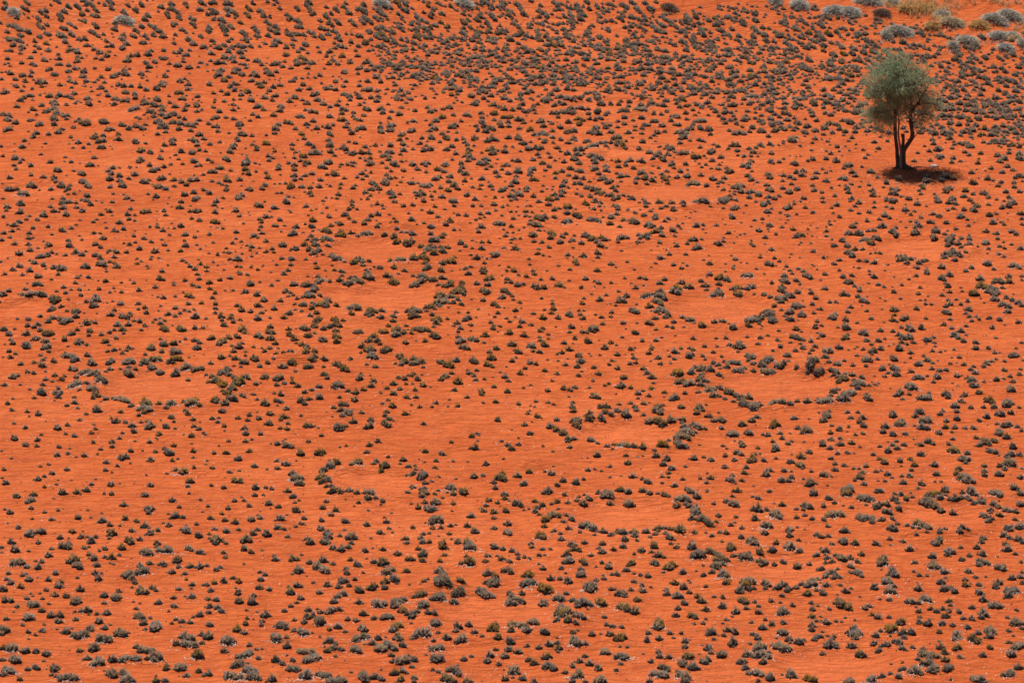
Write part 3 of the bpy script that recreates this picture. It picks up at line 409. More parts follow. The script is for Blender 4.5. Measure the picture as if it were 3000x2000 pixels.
-138,518,9,-435,1010,10,-382,1018,10,-367,1004,10,-385,969,10,-730,1350,11,-284,642,9,558,700,9,520,578,9,-474,613,9,-510,614,9,-603,1184,10,420,641,9,485,635,9,-336,330,9,-385,449,9,
-387,691,9,596,1962,12,585,1982,12,557,1951,12,-341,619,9,-388,651,9,-595,1365,11,-606,1265,10,-243,359,9,-539,1415,11,-541,894,10,-541,632,9,35,1543,11,119,1584,11,-761,1241,10,662,833,10,
866,1900,12,716,1898,12,733,1852,12,780,1993,12,752,2081,12,775,2091,12,541,904,10,-197,338,9,-175,342,9,-248,421,9,753,2019,12,15,1394,11,546,1325,11,689,1337,11,864,2118,12,528,509,9,
137,472,9,-452,891,10,-500,769,10,-12,550,9,-124,555,9,581,903,10,-722,1384,11,598,599,9,581,617,9,-373,890,10,-803,1524,11,-599,176,8,-609,1400,11,878,2151,12,584,298,9,554,320,9,-548,370,9,
-430,433,9,-434,406,9,-622,407,9,841,1731,11,796,1813,12,-353,736,9,-380,718,9,323,803,10,-416,333,9,-388,295,9,-590,314,9,593,259,9,535,303,9,-672,1154,10,-684,1167,10,-670,1091,10,
-694,1230,10,-754,1133,10,412,585,9,-318,696,9,-257,651,9,-571,1537,11,-622,652,9,448,1072,10,76,1121,10,419,1076,10,658,799,10,639,1465,11,-645,1250,10,270,2191,12,281,2272,12,-424,1263,10,
-363,1296,11,31,677,9,-38,678,9,130,1184,10,129,1049,10,117,348,9,2,388,9,-341,1067,10,-304,1059,10,742,1205,10,713,1318,11,-292,1360,11,273,1744,11,298,373,9,211,372,9,228,422,9,-736,1372,11,
-171,555,9,-345,548,9,567,1730,11,80,321,9,573,533,9,-220,1113,10,-315,1439,11,13,417,9,128,429,9,796,1503,11,42,1267,10,382,372,9,496,2035,12,293,1000,10,250,1787,11,441,1374,11,301,870,10,
181,1283,10,411,1297,10,173,1388,10,-346,1357,10,385,953,9,-370,1274,10,-20,258,8,404,643,9,-318,1126,10,90,243,8,-602,408,8,-734,1600,10,499,221,8,-740,1066,9,-245,668,9,-359,703,9,
-596,1523,10,93,1128,10,-208,340,8,487,765,9,-630,579,9,565,1324,10,674,1397,10,-217,494,8,-282,381,8,-313,429,8,-229,313,8,157,453,8,474,878,9,449,858,9,198,305,8,134,221,8,-589,1460,10,
-559,540,8,-539,559,9,-273,944,9,-462,632,9,153,428,8,-327,268,8,-394,445,8,193,1069,9,-633,1329,10,465,831,9,-185,1117,9,199,525,8,184,539,8,225,1114,9,451,895,9,689,821,9,453,837,9,
630,933,9,558,816,9,-623,825,9,-491,1355,10,-454,1578,10,104,532,8,118,510,8,-571,1036,9,40,551,8,-60,527,8,26,558,8,-106,1152,10,-398,761,9,529,1447,10,0,1232,10,-656,463,8,-637,475,8,
246,251,8,215,267,8,-24,1069,9,-27,1124,9,550,1607,10,536,1470,10,-463,1008,9,-123,885,9,9,908,9,256,1107,9,-494,902,9,-166,1116,9,489,1032,9,492,1009,9,648,1031,9,523,1165,10,19,267,8,
294,625,9,215,1586,10,288,2257,12,601,1198,10,608,1277,10,-235,512,8,-381,546,8,-618,518,8,-206,883,9,572,1367,10,310,392,8,358,383,8,530,473,8,203,1187,10,-434,1383,10,-192,1377,10,
-468,1462,10,519,390,8,456,354,8,305,1224,10,159,1203,10,232,2179,11,354,850,9,313,852,9,-805,2828,12,-940,2918,12,-945,2888,12,-890,2840,12,-674,2943,12,-812,2962,12,-945,3078,12,-948,2850,12,
-960,2810,12,-865,2788,12,-714,2889,12,-690,2895,12,-657,2896,12,-992,2844,12,-829,2900,12,-787,2762,12,-753,2755,12,-715,2801,12,-699,2807,12,-940,3042,12,-882,3036,12,-949,3095,13,
-831,2993,12,-804,3051,12,-1016,3014,12,-959,3049,12,-264,2115,11,-192,2143,11,-214,2093,11,-381,2084,11,-364,2107,11,-435,2037,11,-367,2043,11,-351,2038,11,-336,2043,11,-277,2038,11,
-255,2018,11,-231,2033,11,-274,1946,10,-279,1923,10,-350,2010,11,-353,1943,10,-172,2969,12,-163,2969,12,-165,3053,12,-164,3013,12,-143,3034,12,36,3025,12,107,2992,12,39,2971,12,-173,2929,12,
-196,2906,12,-82,3018,12,-189,3028,12,-176,3006,12,189,3038,12,201,3036,12,157,2927,12,122,2946,12,143,2916,12,162,3024,12,-283,2182,11,-414,2160,11,-414,2145,11,-386,2165,11,-227,2441,11,
-538,2357,11,-295,2447,11,-515,2430,11,-482,2457,11,-471,2442,11,-434,2345,11,-171,3090,12,-281,2426,11,-276,2458,11,55,3066,12,107,3063,12,58,3107,12,93,3100,12,157,3086,12,38,3122,12,
-231,1949,10,-186,1940,10,-202,1963,10,-515,1622,10,-568,1614,10,-500,2315,11,-459,2246,11,-358,2264,11,-377,2190,11,-284,2294,11,-541,2187,11,-436,2213,11,-398,2282,11,-546,2279,11,
-258,2235,11,-265,2271,11,-247,2282,11,-204,2319,11,-400,1837,10,-462,1810,10,-419,1801,10,-227,1827,10,-427,1868,10,-311,1882,10,-304,1733,10,-409,1757,10,-185,1803,10,-336,1788,10,
-305,1842,10,-317,2468,11,-218,2562,12,-225,2478,11,-149,2872,12,-159,2879,12,-166,2859,12,-191,2833,12,-113,2969,12,-100,2964,12,-138,2940,12,-129,2909,12,-10,2926,12,-178,2815,12,
-166,2809,12,-168,2790,12,-67,2942,12,-74,2899,12,-125,2865,12,-112,2927,12,-42,2878,12,-524,1635,10,-664,1717,10,-653,1686,10,-636,1713,10,-759,1710,10,-802,1750,10,-396,1716,10,-405,1703,10,
-377,1668,10,-363,1615,10,-167,2295,11,-101,2239,11,-86,2304,11,89,2318,11,113,2335,11,-81,2289,11,-79,2196,11,-806,1831,10,-586,1819,10,-529,1865,10,-839,1817,10,-852,1808,10,-808,1804,10,
-806,1781,10,-826,1754,10,-613,1776,10,-576,1746,10,-743,1837,10,-668,1818,10,-653,1826,10,144,2193,11,92,2188,11,38,2204,11,46,2232,11,179,2285,11,-89,2158,11,-29,2133,11,-25,2113,11,
66,2168,11,77,2128,11,126,2092,11,33,2135,11,31,2115,11,-121,2137,11,-213,2720,12,-203,2776,12,-128,2102,11,110,2064,11,-562,2239,11,-861,2039,11,-803,2039,11,-552,2079,11,-568,2050,11,
-804,2093,11,-712,2126,11,-705,2107,11,-626,2135,11,-601,2027,11,-594,1917,10,-549,1912,10,-805,1879,10,-700,1903,10,-551,2010,11,-569,1965,11,-746,2196,11,-628,2273,11,806,2369,11,
-871,2320,11,-743,2319,11,887,2356,11,718,2381,11,722,2361,11,-11,2853,12,1,2816,12,13,2931,12,-876,2180,11,77,2799,12,72,2775,12,42,2874,12,59,2880,12,50,2850,12,37,2832,12,48,2813,12,
-560,2311,11,187,2815,12,187,2762,12,106,2817,12,147,2816,12,140,2779,12,42,2801,12,-462,2613,12,-451,2547,12,-475,2665,12,-400,2654,12,-579,2651,12,-282,2744,12,-230,2701,12,-464,2485,11,
-520,2484,11,-523,2523,11,-457,2741,12,-371,2716,12,-386,2624,12,-277,2671,12,-266,2562,12,-341,2510,11,-336,2615,12,-322,2644,12,-339,2675,12,25,2028,11,119,2064,11,-124,2035,11,-37,2057,11,
896,2671,12,946,2682,12,838,2713,12,871,2711,12,872,2687,12,758,2810,12,862,2580,12,884,2627,12,964,2666,12,882,2658,12,886,2645,12,935,2645,12,855,2662,12,863,2681,12,826,2629,12,755,2380,11,
839,2401,11,783,2401,11,835,2489,11,806,2515,11,966,2621,12,135,1999,11,85,2000,11,77,1982,11,46,1972,11,-153,1998,11,-64,1978,11,152,1962,10,175,1938,10,175,1975,11,-170,1945,10,-126,1880,10,
-54,1902,10,-41,1907,10,-97,2702,12,-181,2720,12,-153,2658,12,-125,2715,12,-115,2585,12,-16,2805,12,-79,2740,12,-69,2739,12,-80,2702,12,-70,2678,12,-23,2673,12,-93,2784,12,586,2357,11,
647,2477,11,612,2428,11,-9,2635,12,787,2816,12,798,2771,12,865,2757,12,677,2358,11,689,2352,11,736,2796,12,661,2390,11,670,2379,11,-565,2805,12,-544,2817,12,-489,2792,12,-423,2884,12,
-416,2902,12,-305,2927,12,-321,2946,12,-305,2851,12,-406,2820,12,-398,2764,12,-430,2765,12,-351,2909,12,-365,2845,12,-275,2780,12,-358,2793,12,-340,2793,12,-78,1891,10,641,2747,12,611,2741,12,
669,2791,12,679,2785,12,643,2617,12,631,2529,11,623,2545,12,583,2469,11,583,2505,11,611,2612,12,591,2574,12,601,2557,12,638,2555,12,24,1915,10,23,1886,10,-11,1787,10,-56,1802,10,57,1873,10,
72,1882,10,37,1760,10,-145,1697,10,-114,1788,10,-549,3038,12,-528,3104,12,-472,3082,12,-573,3103,12,137,2652,12,79,2652,12,-46,2634,12,117,2619,12,44,2652,12,24,2630,12,16,2586,12,101,2668,12,
113,2695,12,127,2652,12,-181,2482,11,-4,2546,11,613,2847,12,630,2871,12,618,2928,12,694,2838,12,643,2903,12,468,2343,11,529,2503,11,246,2559,12,564,2630,12,437,2562,12,563,2430,11,338,2497,11,
385,2463,11,440,2491,11,221,2553,12,314,2513,11,355,2514,11,564,2673,12,294,2426,11,280,2368,11,289,2491,11,264,2475,11,489,2468,11,497,2452,11,403,2414,11,414,2404,11,436,2373,11,363,2357,11,
302,2347,11,207,2413,11,-453,3002,12,-284,3027,12,-317,3020,12,-258,3077,12,-388,3035,12,-338,3094,12,-366,3056,12,-455,3057,12,-447,2908,12,-437,2929,12,-221,2963,12,-599,2958,12,-567,2956,12,
-437,2958,12,-76,1627,10,92,1697,10,-141,1648,10,-63,2367,11,-6,2394,11,13,2384,11,22,2420,11,-7,2419,11,-58,2467,11,-56,2441,11,113,2486,11,180,2403,11,131,2435,11,144,2440,11,73,2413,11,
40,2348,11,-67,2396,11,513,2679,12,533,2706,12,535,2684,12,483,2654,12,478,2592,12,416,2678,12,439,2672,12,328,2664,12,397,2695,12,312,2687,12,313,2653,12,493,2869,12,519,2899,12,575,2911,12,
571,2906,12,524,2930,12,376,2872,12,375,2795,12,405,2833,12,447,2877,12,535,2840,12,513,2871,12,388,2751,12,322,2852,12,336,2829,12,352,2817,12,126,2512,11,179,2487,11,74,2474,11,-24,2506,11,
1,2486,11,-150,2400,11,-151,2371,11,-109,2455,11,-595,2577,12,-825,2363,11,-784,2423,11,-882,2516,12,-824,2451,11,-712,2567,12,-587,2474,11,-747,2528,12,-657,2510,11,-718,2334,11,-586,2389,11,
-583,2405,11,-588,2358,11,-634,2352,11,-617,2442,11,-606,2431,11,-665,2442,11,-578,2425,11,248,2958,12,306,2975,12,227,3008,12,239,3010,12,244,2976,12,270,3089,12,258,3031,12,270,3029,12,
347,2949,12,487,3000,12,463,2971,12,500,2950,12,365,2992,12,375,2998,12,395,3003,12,420,2988,12,440,2961,12,337,2970,12,-761,2726,12,-930,2714,12,-935,2678,12,-793,2709,12,-696,2617,12,
-865,2654,12,-895,2666,12,-946,2640,12,384,253,8,224,1222,9,307,1272,9,334,1300,9,490,288,8,383,1336,9,377,1307,9,409,1325,9,193,1784,10,246,1761,10,278,1043,9,227,1791,10,212,1807,10,
187,1799,10,472,2041,11,525,2027,11,410,1995,11,488,2095,11,501,2125,11,537,2120,11,504,1985,11,181,778,8,229,1940,10,229,1965,10,453,1986,11,180,2019,11,385,287,8,201,1878,10,412,969,9,
441,1963,11,-245,1237,9,-350,1134,9,-339,1138,9,-452,1147,9,-346,1068,9,-307,1104,9,119,323,8,126,319,8,-358,1249,9,-335,1247,9,-454,1211,9,-377,1263,9,89,172,7,650,1341,9,633,1205,9,
747,1152,9,643,1197,9,653,1200,9,683,1225,9,730,1295,9,-380,1206,9,-369,1220,9,727,1238,9,718,1231,9,712,1217,9,746,1174,9,690,1051,9,671,1049,9,682,1168,9,-114,451,8,62,456,8,19,452,8,
-305,1495,10,-316,1415,10,-307,1422,10,-169,1156,9,-167,1211,9,-77,1504,10,-85,1477,10,-16,219,8,-276,1160,9,-258,1146,9,599,1316,9,617,1316,9,-90,197,7,-123,211,7,-186,1394,10,-165,1430,10,
-433,1455,10,-251,1414,10,-410,1427,10,-392,1425,10,7,535,8,8,519,8,16,524,8,-67,504,8,-89,532,8,-35,510,8,-627,945,9,-536,1029,9,-369,1598,10,-366,1473,10,115,555,8,64,490,8,-569,906,9,
-252,1573,10,-642,987,9,-702,976,9,-470,1570,10,-605,875,9,-457,1051,9,470,1103,9,480,1235,9,515,1224,9,-64,1380,9,-125,1446,10,487,1171,9,389,507,8,-119,172,7,-260,1043,9,-518,927,9,
-482,913,9,-459,980,9,-451,969,9,-220,272,8,-471,826,9,-448,765,8,-569,823,9,-583,772,8,139,1569,10,111,1469,10,111,1407,10,36,1602,10,-46,1486,10,168,444,8,346,407,8,353,415,8,249,469,8,
144,408,8,-125,1419,10,-553,1489,10,-653,1566,10,-577,1440,10,-573,1422,10,-530,1442,10,-504,1577,10,-511,1461,10,-507,646,8,-289,367,8,-273,308,8,-518,1209,9,-484,1162,9,-672,1348,9,
-465,1190,9,-579,1379,10,-569,1363,9,-624,1431,10,-621,1335,9,-615,1345,9,-389,400,8,-386,487,8,-381,495,8,-600,1396,10,-313,233,8,-385,360,8,-316,327,8,-315,337,8,-362,464,8,-556,595,8,
-445,660,8,-679,1257,9,-540,613,8,-722,1224,9,-204,459,8,-210,439,8,-29,1365,9,30,1381,9,62,1432,10,-22,1431,10,5,1441,10,-8,1578,10,-47,1602,10,-155,1338,9,-83,1328,9,-651,1162,9,-727,1184,9,
-698,1137,9,-766,1265,9,-133,351,8,-696,1153,9,-378,531,8,-752,1367,10,-741,1362,10,-424,217,8,-398,1010,9,-383,1000,9,-213,524,8,-415,978,9,-324,969,9,-420,833,9,-329,830,9,-555,182,7,
43,1320,9,48,1366,9,109,1350,9,97,1325,9,788,1513,10,748,1387,10,591,1363,9,-709,1443,10,-219,1024,9,-361,950,9,-381,925,9,-386,274,8,-607,310,8,-639,301,8,-425,342,8,646,1665,10,665,1665,10,
-256,758,8,581,1677,10,-718,1538,10,726,1677,10,749,1647,10,738,1634,10,812,1802,10,569,1680,10,646,1697,10,843,1799,10,-489,456,8,-426,480,8,-631,383,8,-183,1029,9,-147,1174,9,-35,1267,9,
270,406,8,199,431,8,382,390,8,331,394,8,508,1434,10,-254,977,9,537,1684,10,527,1661,10,-471,562,8,-522,398,8,664,620,8,-677,563,8,609,606,8,573,611,8,537,612,8,589,1570,10,-57,1167,9,
-143,1112,9,-85,1113,9,68,1182,9,611,1538,10,-141,1081,9,551,1515,10,-6,1149,9,36,1219,9,674,1621,10,701,1542,10,695,1484,10,687,1479,10,152,1310,9,598,1819,10,601,1863,10,607,1819,10,
-177,715,8,-254,713,8,587,721,8,598,706,8,614,707,8,424,622,8,530,618,8,424,567,8,-399,622,8,-394,674,8,683,1853,10,-281,659,8,503,584,8,608,1912,10,578,1923,10,640,1877,10,-306,622,8,
679,647,8,440,702,8,619,737,8,624,724,8,715,2037,11,798,2006,11,822,1988,11,788,1968,11,771,1915,10,733,1986,11,760,1952,11,754,1923,10,630,769,8,489,808,9,496,831,9,475,779,8,848,2143,11,
811,2125,11,659,814,9,100,1176,9,86,1117,9,490,471,8,138,319,8,884,2131,11,847,2050,11,856,2070,11,892,2299,11,882,2290,11,915,2266,11,828,2171,11,877,2065,11,874,2040,11,880,2014,11,
858,1987,11,892,2230,11,557,904,9,783,2180,11,810,2287,11,814,2242,11,841,2232,11,517,855,9,90,998,9,-140,575,8,-230,600,8,664,934,9,728,973,9,442,919,9,180,1054,9,123,1205,9,324,266,8,
428,1201,9,349,1203,9,425,525,8,453,510,8,88,920,9,82,899,9,-6,903,9,583,2015,11,625,2025,11,763,2288,11,763,2309,11,747,2193,11,603,1008,9,457,951,9,-139,769,8,-136,755,8,-25,655,8,
619,2323,11,588,2275,11,561,2204,11,623,1023,9,604,2105,11,106,816,9,366,563,8,289,561,8,141,612,8,277,596,8,266,587,8,54,697,8,423,1788,10,99,783,8,264,1654,10,366,1684,10,429,1732,10,
401,1509,10,224,1406,10,198,1543,10,-20,706,8,-36,699,8,91,713,8,88,701,8,198,2303,11,205,589,8,144,735,8,278,2225,11,304,2294,11,193,2294,11,196,2330,11,229,2274,11,259,1704,10,-80,706,8,
363,1810,10,297,1768,10,330,1413,10,483,1505,10,410,1496,10,414,1463,10,660,449,8,305,1579,10,642,324,8,416,398,8,-110,573,8,-107,621,8,-84,602,8,-133,623,8,-119,601,8,354,743,8,302,723,8,
357,2198,11,365,2148,11,318,776,8,552,2320,11,189,2160,11,216,2153,11,427,2188,11,421,2176,11,396,654,8,251,2195,11,298,2135,11,263,2103,11,202,2166,11,465,1300,9,200,1316,9,221,1316,9,
176,1134,9,212,1280,9,566,432,8,493,436,8,475,1474,10,218,803,9,472,1826,10,216,2068,11,381,2148,11,181,1043,9,56,607,8,-25,566,8,474,1788,10,43,626,8,324,871,9,333,2113,11,366,2070,11,
340,2058,11,415,2109,11,306,794,8,445,2059,11,328,825,9,189,1882,10,180,1932,10,570,339,8,420,303,8,513,1915,10,502,1939,10,497,258,8,619,276,8,207,1131,9,202,1100,9,-479,1297,9,-554,839,8,
-607,1557,9,-608,1313,9,-512,1548,9,-493,673,8,459,1284,9,460,1321,9,433,1284,9,208,1264,9,187,1222,9,279,1327,9,-652,802,8,418,1569,9,-209,307,7,53,1114,9,81,1217,9,-395,818,8,-331,855,8,
-707,1034,8,-543,1023,8,-473,1513,9,-475,1492,9,-742,1217,9,-291,922,8,-466,1441,9,-644,904,8,-598,924,8,-792,1601,9,-778,1533,9,-335,1000,8,-685,1501,9,-673,1471,9,737,1277,9,-300,598,8,
-341,659,8,-332,758,8,691,1205,9,-128,985,8,-108,830,8,761,1184,9,-135,1047,8,-79,1051,8,655,1610,9,-562,189,7,-479,379,7,-617,330,7,-601,435,8,-656,481,8,-436,499,8,-536,527,8,-518,537,8,
-635,499,8,-567,563,8,557,1551,9,-91,1180,9,-243,1108,9,657,2300,11,-40,802,8,606,1310,9,270,863,8,302,975,8,0,1506,9,13,1478,9,-134,1309,9,-95,622,8,72,730,8,269,769,8,12,1374,9,139,1412,9,
684,1380,9,606,1381,9,562,1417,9,209,789,8,372,921,8,349,898,8,720,1416,9,687,1528,9,422,589,8,462,686,8,508,813,8,637,840,8,622,914,8,510,871,8,628,1037,8,653,972,8,701,988,8,650,1536,9,
80,1307,9,43,1357,9,748,1425,9,788,1557,9,677,1000,8,308,614,8,386,677,8,384,646,8,367,2027,10,415,2216,10,237,779,8,627,348,7,640,313,7,623,306,7,602,469,8,594,557,8,602,530,8,128,204,7,
212,306,7,320,342,7,241,331,7,265,299,7,-655,691,8,-98,281,7,109,457,8,119,461,8,-3,508,8,-94,514,8,-282,289,7,-321,476,8,-502,1540,9,-509,1599,9,-526,1407,8,-520,1418,8,-514,1429,8,
-711,824,8,-587,1262,8,-592,1253,8,-648,1375,8,-651,1294,8,-567,597,7,-444,617,7,-556,1390,8,-499,1434,8,-526,1571,9,-646,761,7,-660,1530,9,-588,1383,8,-573,1345,8,-616,1262,8,-440,1599,9,
-557,1251,8,-479,1357,8,-446,834,8,-479,861,8,-491,1466,8,174,1070,8,206,1590,9,157,1065,8,321,1236,8,10,1064,8,271,344,7,302,338,7,314,380,7,259,407,7,664,540,7,524,485,7,410,503,7,
384,339,7,299,173,7,665,483,7,424,437,7,642,374,7,668,515,7,643,498,7,386,1974,9,255,1931,9,462,1999,9,495,2087,9,488,2062,9,525,2057,9,418,813,7,326,919,8,273,2075,9,274,2135,9,287,2156,9,
476,2184,10,498,2173,10,211,564,7,395,675,7,372,2265,10,366,2289,10,339,2265,10,343,872,8,687,1423,8,140,592,7,196,605,7,275,631,7,732,959,8,665,1487,8,89,1352,8,807,1480,9,460,875,8,
503,948,8,469,928,8,525,731,7,542,793,7,560,751,7,528,790,7,517,777,7,478,821,7,151,1233,8,729,1433,8,724,1499,9,656,1488,8,594,718,7,258,1861,9,280,1842,9,182,1851,9,213,1867,9,178,1905,9,
393,913,8,217,787,7,149,908,8,161,865,8,253,927,8,224,929,8,278,971,8,265,1877,9,64,1470,8,552,1311,8,708,1393,8,600,1431,8,482,1386,8,261,782,7,32,1271,8,-4,1395,8,-29,1375,8,-33,1389,8,
448,1653,9,452,1631,9,276,1638,9,530,1132,8,504,1243,8,535,1221,8,526,1267,8,470,1898,9,322,1850,9,345,1848,9,286,1702,9,352,1764,9,291,1753,9,191,1015,8,47,1581,9,23,1593,9,-22,1457,8,
64,599,7,91,599,7,107,1425,8,155,1417,8,111,1542,9,65,1585,9,-2,1564,9,19,1554,9,-106,737,7,-102,794,7,637,1233,8,579,1261,8,642,1279,8,627,1262,8,466,1639,9,474,1628,9,538,2018,9,536,1991,9,
535,1968,9,558,2000,9,623,2057,9,593,2060,9,-254,1084,8,566,1193,8,559,1181,8,661,2267,10,632,2213,10,572,2234,10,498,1724,9,537,1289,8,555,1246,8,-83,1351,8,-128,1349,8,-101,1406,8,
-182,1073,8,-226,1175,8,545,610,7,598,1560,9,507,1614,9,536,1519,9,-54,1150,8,-53,1190,8,-527,362,7,-610,559,7,551,1564,9,-314,538,7,-459,431,7,-461,315,7,-66,1085,8,487,1455,8,514,1489,8,
504,1487,8,559,1453,8,746,1828,9,823,1898,9,827,1860,9,864,1876,9,731,2107,9,817,1948,9,720,1224,8,750,2244,10,718,2196,10,-107,853,8,-136,834,7,-50,951,8,137,829,7,678,1896,9,697,1216,8,
23,1023,8,-380,574,7,-403,589,7,819,2225,10,794,2266,10,708,2008,9,-260,1202,8,-186,1275,8,-202,1294,8,-264,1393,8,-297,1110,8,-382,1099,8,-428,1102,8,677,1828,9,-367,719,7,-415,699,7,
-297,713,7,-340,760,7,-187,720,7,-210,710,7,-165,623,7,-291,633,7,-146,805,7,512,1692,9,606,1706,9,743,1733,9,645,1827,9,526,1800,9,556,1890,9,622,1871,9,588,1948,9,650,1929,9,-405,604,7,
-367,620,7,629,1153,8,680,1255,8,-347,1245,8,-339,1262,8,-730,1039,8,617,1110,8,528,1822,9,-334,972,8,-426,996,8,-661,1499,9,-711,1514,9,-690,1526,9,-701,1558,9,802,1708,9,808,1740,9,
810,1780,9,785,1641,9,674,1632,9,661,1645,9,-324,989,8,-562,939,8,-629,881,8,-604,956,8,-422,885,8,-821,1607,9,575,1086,8,-440,1416,8,-452,1390,8,-165,1379,8,-182,1432,8,-218,1410,8,
-717,1252,8,-711,1234,8,-771,1316,8,-706,1266,8,-528,999,8,-560,995,8,-506,892,8,-454,696,7,-565,1190,8,-653,1060,8,-673,1124,8,-704,1086,8,-717,1180,8,-755,1256,8,-628,1009,8,-292,1548,9,
-314,1587,9,-274,1588,9,-483,1533,9,-700,1582,9,-683,1584,9,-416,769,7,-676,907,8,-600,971,8,-257,453,7,53,1067,8,20,1202,8,-45,1094,8,-111,1060,8,-399,499,7,-235,356,7,-275,340,7,-335,347,7,
-329,485,7,-275,393,7,130,472,7,36,532,7,-317,258,7,167,471,7,395,458,7,392,419,7,250,439,7,399,490,7,161,535,7,-97,201,7,-50,240,7,404,373,7,295,1296,8,330,1334,8,271,1284,8,474,1439,8,
276,1280,8,290,1258,8,477,1405,8,178,1219,8,246,1243,8,214,1288,8,223,1363,8,249,1367,8,462,307,7,515,345,7,559,384,7,477,348,7,409,339,7,-213,2931,10,-282,2961,10,-643,2810,10,-194,1818,9,
-10,2048,9,-56,2043,9,69,2219,9,-50,2173,9,-832,3119,11,-647,2342,10,-610,3076,11,-577,3067,11,-354,2941,10,-479,2768,10,-246,2888,10,-229,2888,10,-618,3074,11,-396,2974,11,-982,2690,10,
833,2784,10,828,2774,10,889,2688,10,955,2728,10,-1004,3069,11,-284,2894,10,-276,2900,10,-898,2642,10,-231,3059,11,-245,3075,11,-378,3081,11,-490,3054,11,-605,3057,11,-179,2266,9,74,2330,10,
184,2321,10,-785,3085,11,-670,2797,10,-639,2897,10,-534,2983,11,-575,2991,11,-932,2611,10,-630,2692,10,-648,2379,10,-675,2400,10,-799,2419,10,-794,2396,10,-644,2539,10,-101,2315,10,
-495,1614,8,-148,2181,9,-46,2154,9,-519,2831,10,-561,2967,10,-285,2988,11,-782,2673,10,-772,2613,10,-955,2966,11,-152,2137,9,-69,2206,9,-12,2278,9,-467,1707,9,-837,2668,10,-484,1695,9,
-443,1608,8,-591,2824,10,-531,2800,10,-522,2794,10,-446,2773,10,-445,2811,10,-413,2578,10,-326,2543,10,-286,2522,10,-360,1640,9,-295,1682,9,-497,1635,9,-567,2601,10,-395,2549,10,-542,2542,10,
-558,2502,10,-380,2879,10,100,2113,9,76,2099,9,-266,1856,9,-506,1795,9,-176,1799,9,-340,1766,9,-464,1751,9,-461,1667,9,-610,2805,10,-822,3004,11,-845,2334,10,-67,1945,9,-53,1946,9,80,1936,9,
140,1921,9,-16,1943,9,-91,1892,9,-148,1839,9,7,1982,9,-168,2014,9,-139,1990,9,-423,1856,9,-463,1888,9,-276,1874,9,-221,2113,9,-205,2099,9,-224,2089,9,-525,2072,9,-512,2063,9,2,1876,9,
-97,1811,9,-1,1833,9,-504,2713,10,-205,2841,10,-298,2727,10,-385,2484,10,-530,2437,10,-397,2369,10,-290,2432,10,-303,2410,10,-223,2647,10,-305,2549,10,-293,2586,10,-207,2505,10,-295,2475,10,
-218,2547,10,-208,2547,10,-499,2737,10,-50,1752,9,-38,1752,9,-299,2063,9,-237,2054,9,-222,2157,9,-292,2168,9,-318,2218,9,-398,2176,9,-560,2406,10,-364,2468,10,-38,2709,10,-469,2276,9,
-460,2261,9,-378,2313,10,-434,2190,9,50,1757,9,-125,3091,11,-150,3100,11,-319,2675,10,-292,2644,10,-283,2614,10,-256,2607,10,13,2835,10,-484,2421,10,-195,1836,9,-387,1997,9,-511,1949,9,
-179,3067,11,-160,3074,11,-474,2331,10,-60,3105,11,-330,2399,10,983,2718,10,744,2387,10,-885,2303,10,879,2613,10,832,2646,10,195,2393,10,227,2397,10,239,2381,10,333,2792,10,359,2786,10,
333,2399,10,260,2344,10,569,2349,10,584,2554,10,612,2515,10,611,2674,10,472,3010,11,352,2986,11,210,2972,10,607,2994,11,346,2973,10,424,2907,10,396,2959,10,436,2733,10,-231,2181,9,-275,1966,9,
-347,1997,9,34,1619,8,412,2465,10,324,2437,10,524,2447,10,448,3013,11,-530,2296,9,-34,2686,10,-66,2803,10,-98,3018,11,-203,3025,11,-89,3047,11,-162,3062,11,-172,3033,11,-547,1716,9,
-371,2089,9,-295,2095,9,-255,2102,9,-272,2096,9,-262,2087,9,-550,2235,9,-497,2301,10,-389,2239,9,-389,2205,9,-427,2243,9,-368,2166,9,-333,2306,10,-734,1695,9,-682,1739,9,-539,1667,9,
237,2355,10,196,2430,10,278,2471,10,94,1626,8,-67,1636,9,91,1813,9,101,1778,9,-77,1730,9,-864,1891,9,62,1728,9,141,1688,9,-45,1656,9,-508,1648,9,-658,1661,9,-649,1657,9,-611,1652,9,
-529,1783,9,-632,1791,9,-838,1787,9,-634,1748,9,-599,1760,9,-749,1956,9,-864,1923,9,-791,1942,9,-29,2897,10,-64,2839,10,-129,2493,10,161,2817,10,150,2848,10,-700,1806,9,-739,1769,9,
-850,1773,9,20,3088,11,-98,3070,11,179,3056,11,161,2956,10,122,3025,11,39,3037,11,-61,3027,11,11,2895,10,-653,1933,9,-589,1896,9,-745,1934,9,-782,1841,9,-709,1869,9,-543,1876,9,-649,1876,9,
-597,1838,9,-8,2658,10,-923,2271,10,-803,2320,10,-629,2238,9,-845,2228,9,-912,2218,9,-873,2196,9,-824,1879,9,-111,2679,10,74,2371,10,269,3013,11,257,3005,11,267,2993,11,267,3042,11,
293,3088,11,-1,2787,10,56,2736,10,-175,2677,10,-186,2646,10,134,2723,10,133,2685,10,-116,2780,10,-147,2722,10,-126,2742,10,879,2719,10,865,2700,10,900,2737,10,845,2741,10,814,2795,10,
-636,2079,9,-535,2025,9,-758,2006,9,605,2885,10,568,2886,10,238,2631,10,353,2627,10,266,2654,10,821,2768,10,811,2740,10,645,2392,10,81,2680,10,64,2675,10,-23,2745,10,-30,2770,10,-164,2558,10,
-191,2552,10,-65,2545,10,484,2848,10,-672,2085,9,-700,2039,9,11,2669,10,-9,2709,10,-14,2727,10,-60,2766,10,-48,2759,10,65,2626,10,59,2150,9,-164,2325,10,-233,1660,9,-244,1647,9,-288,1617,8,
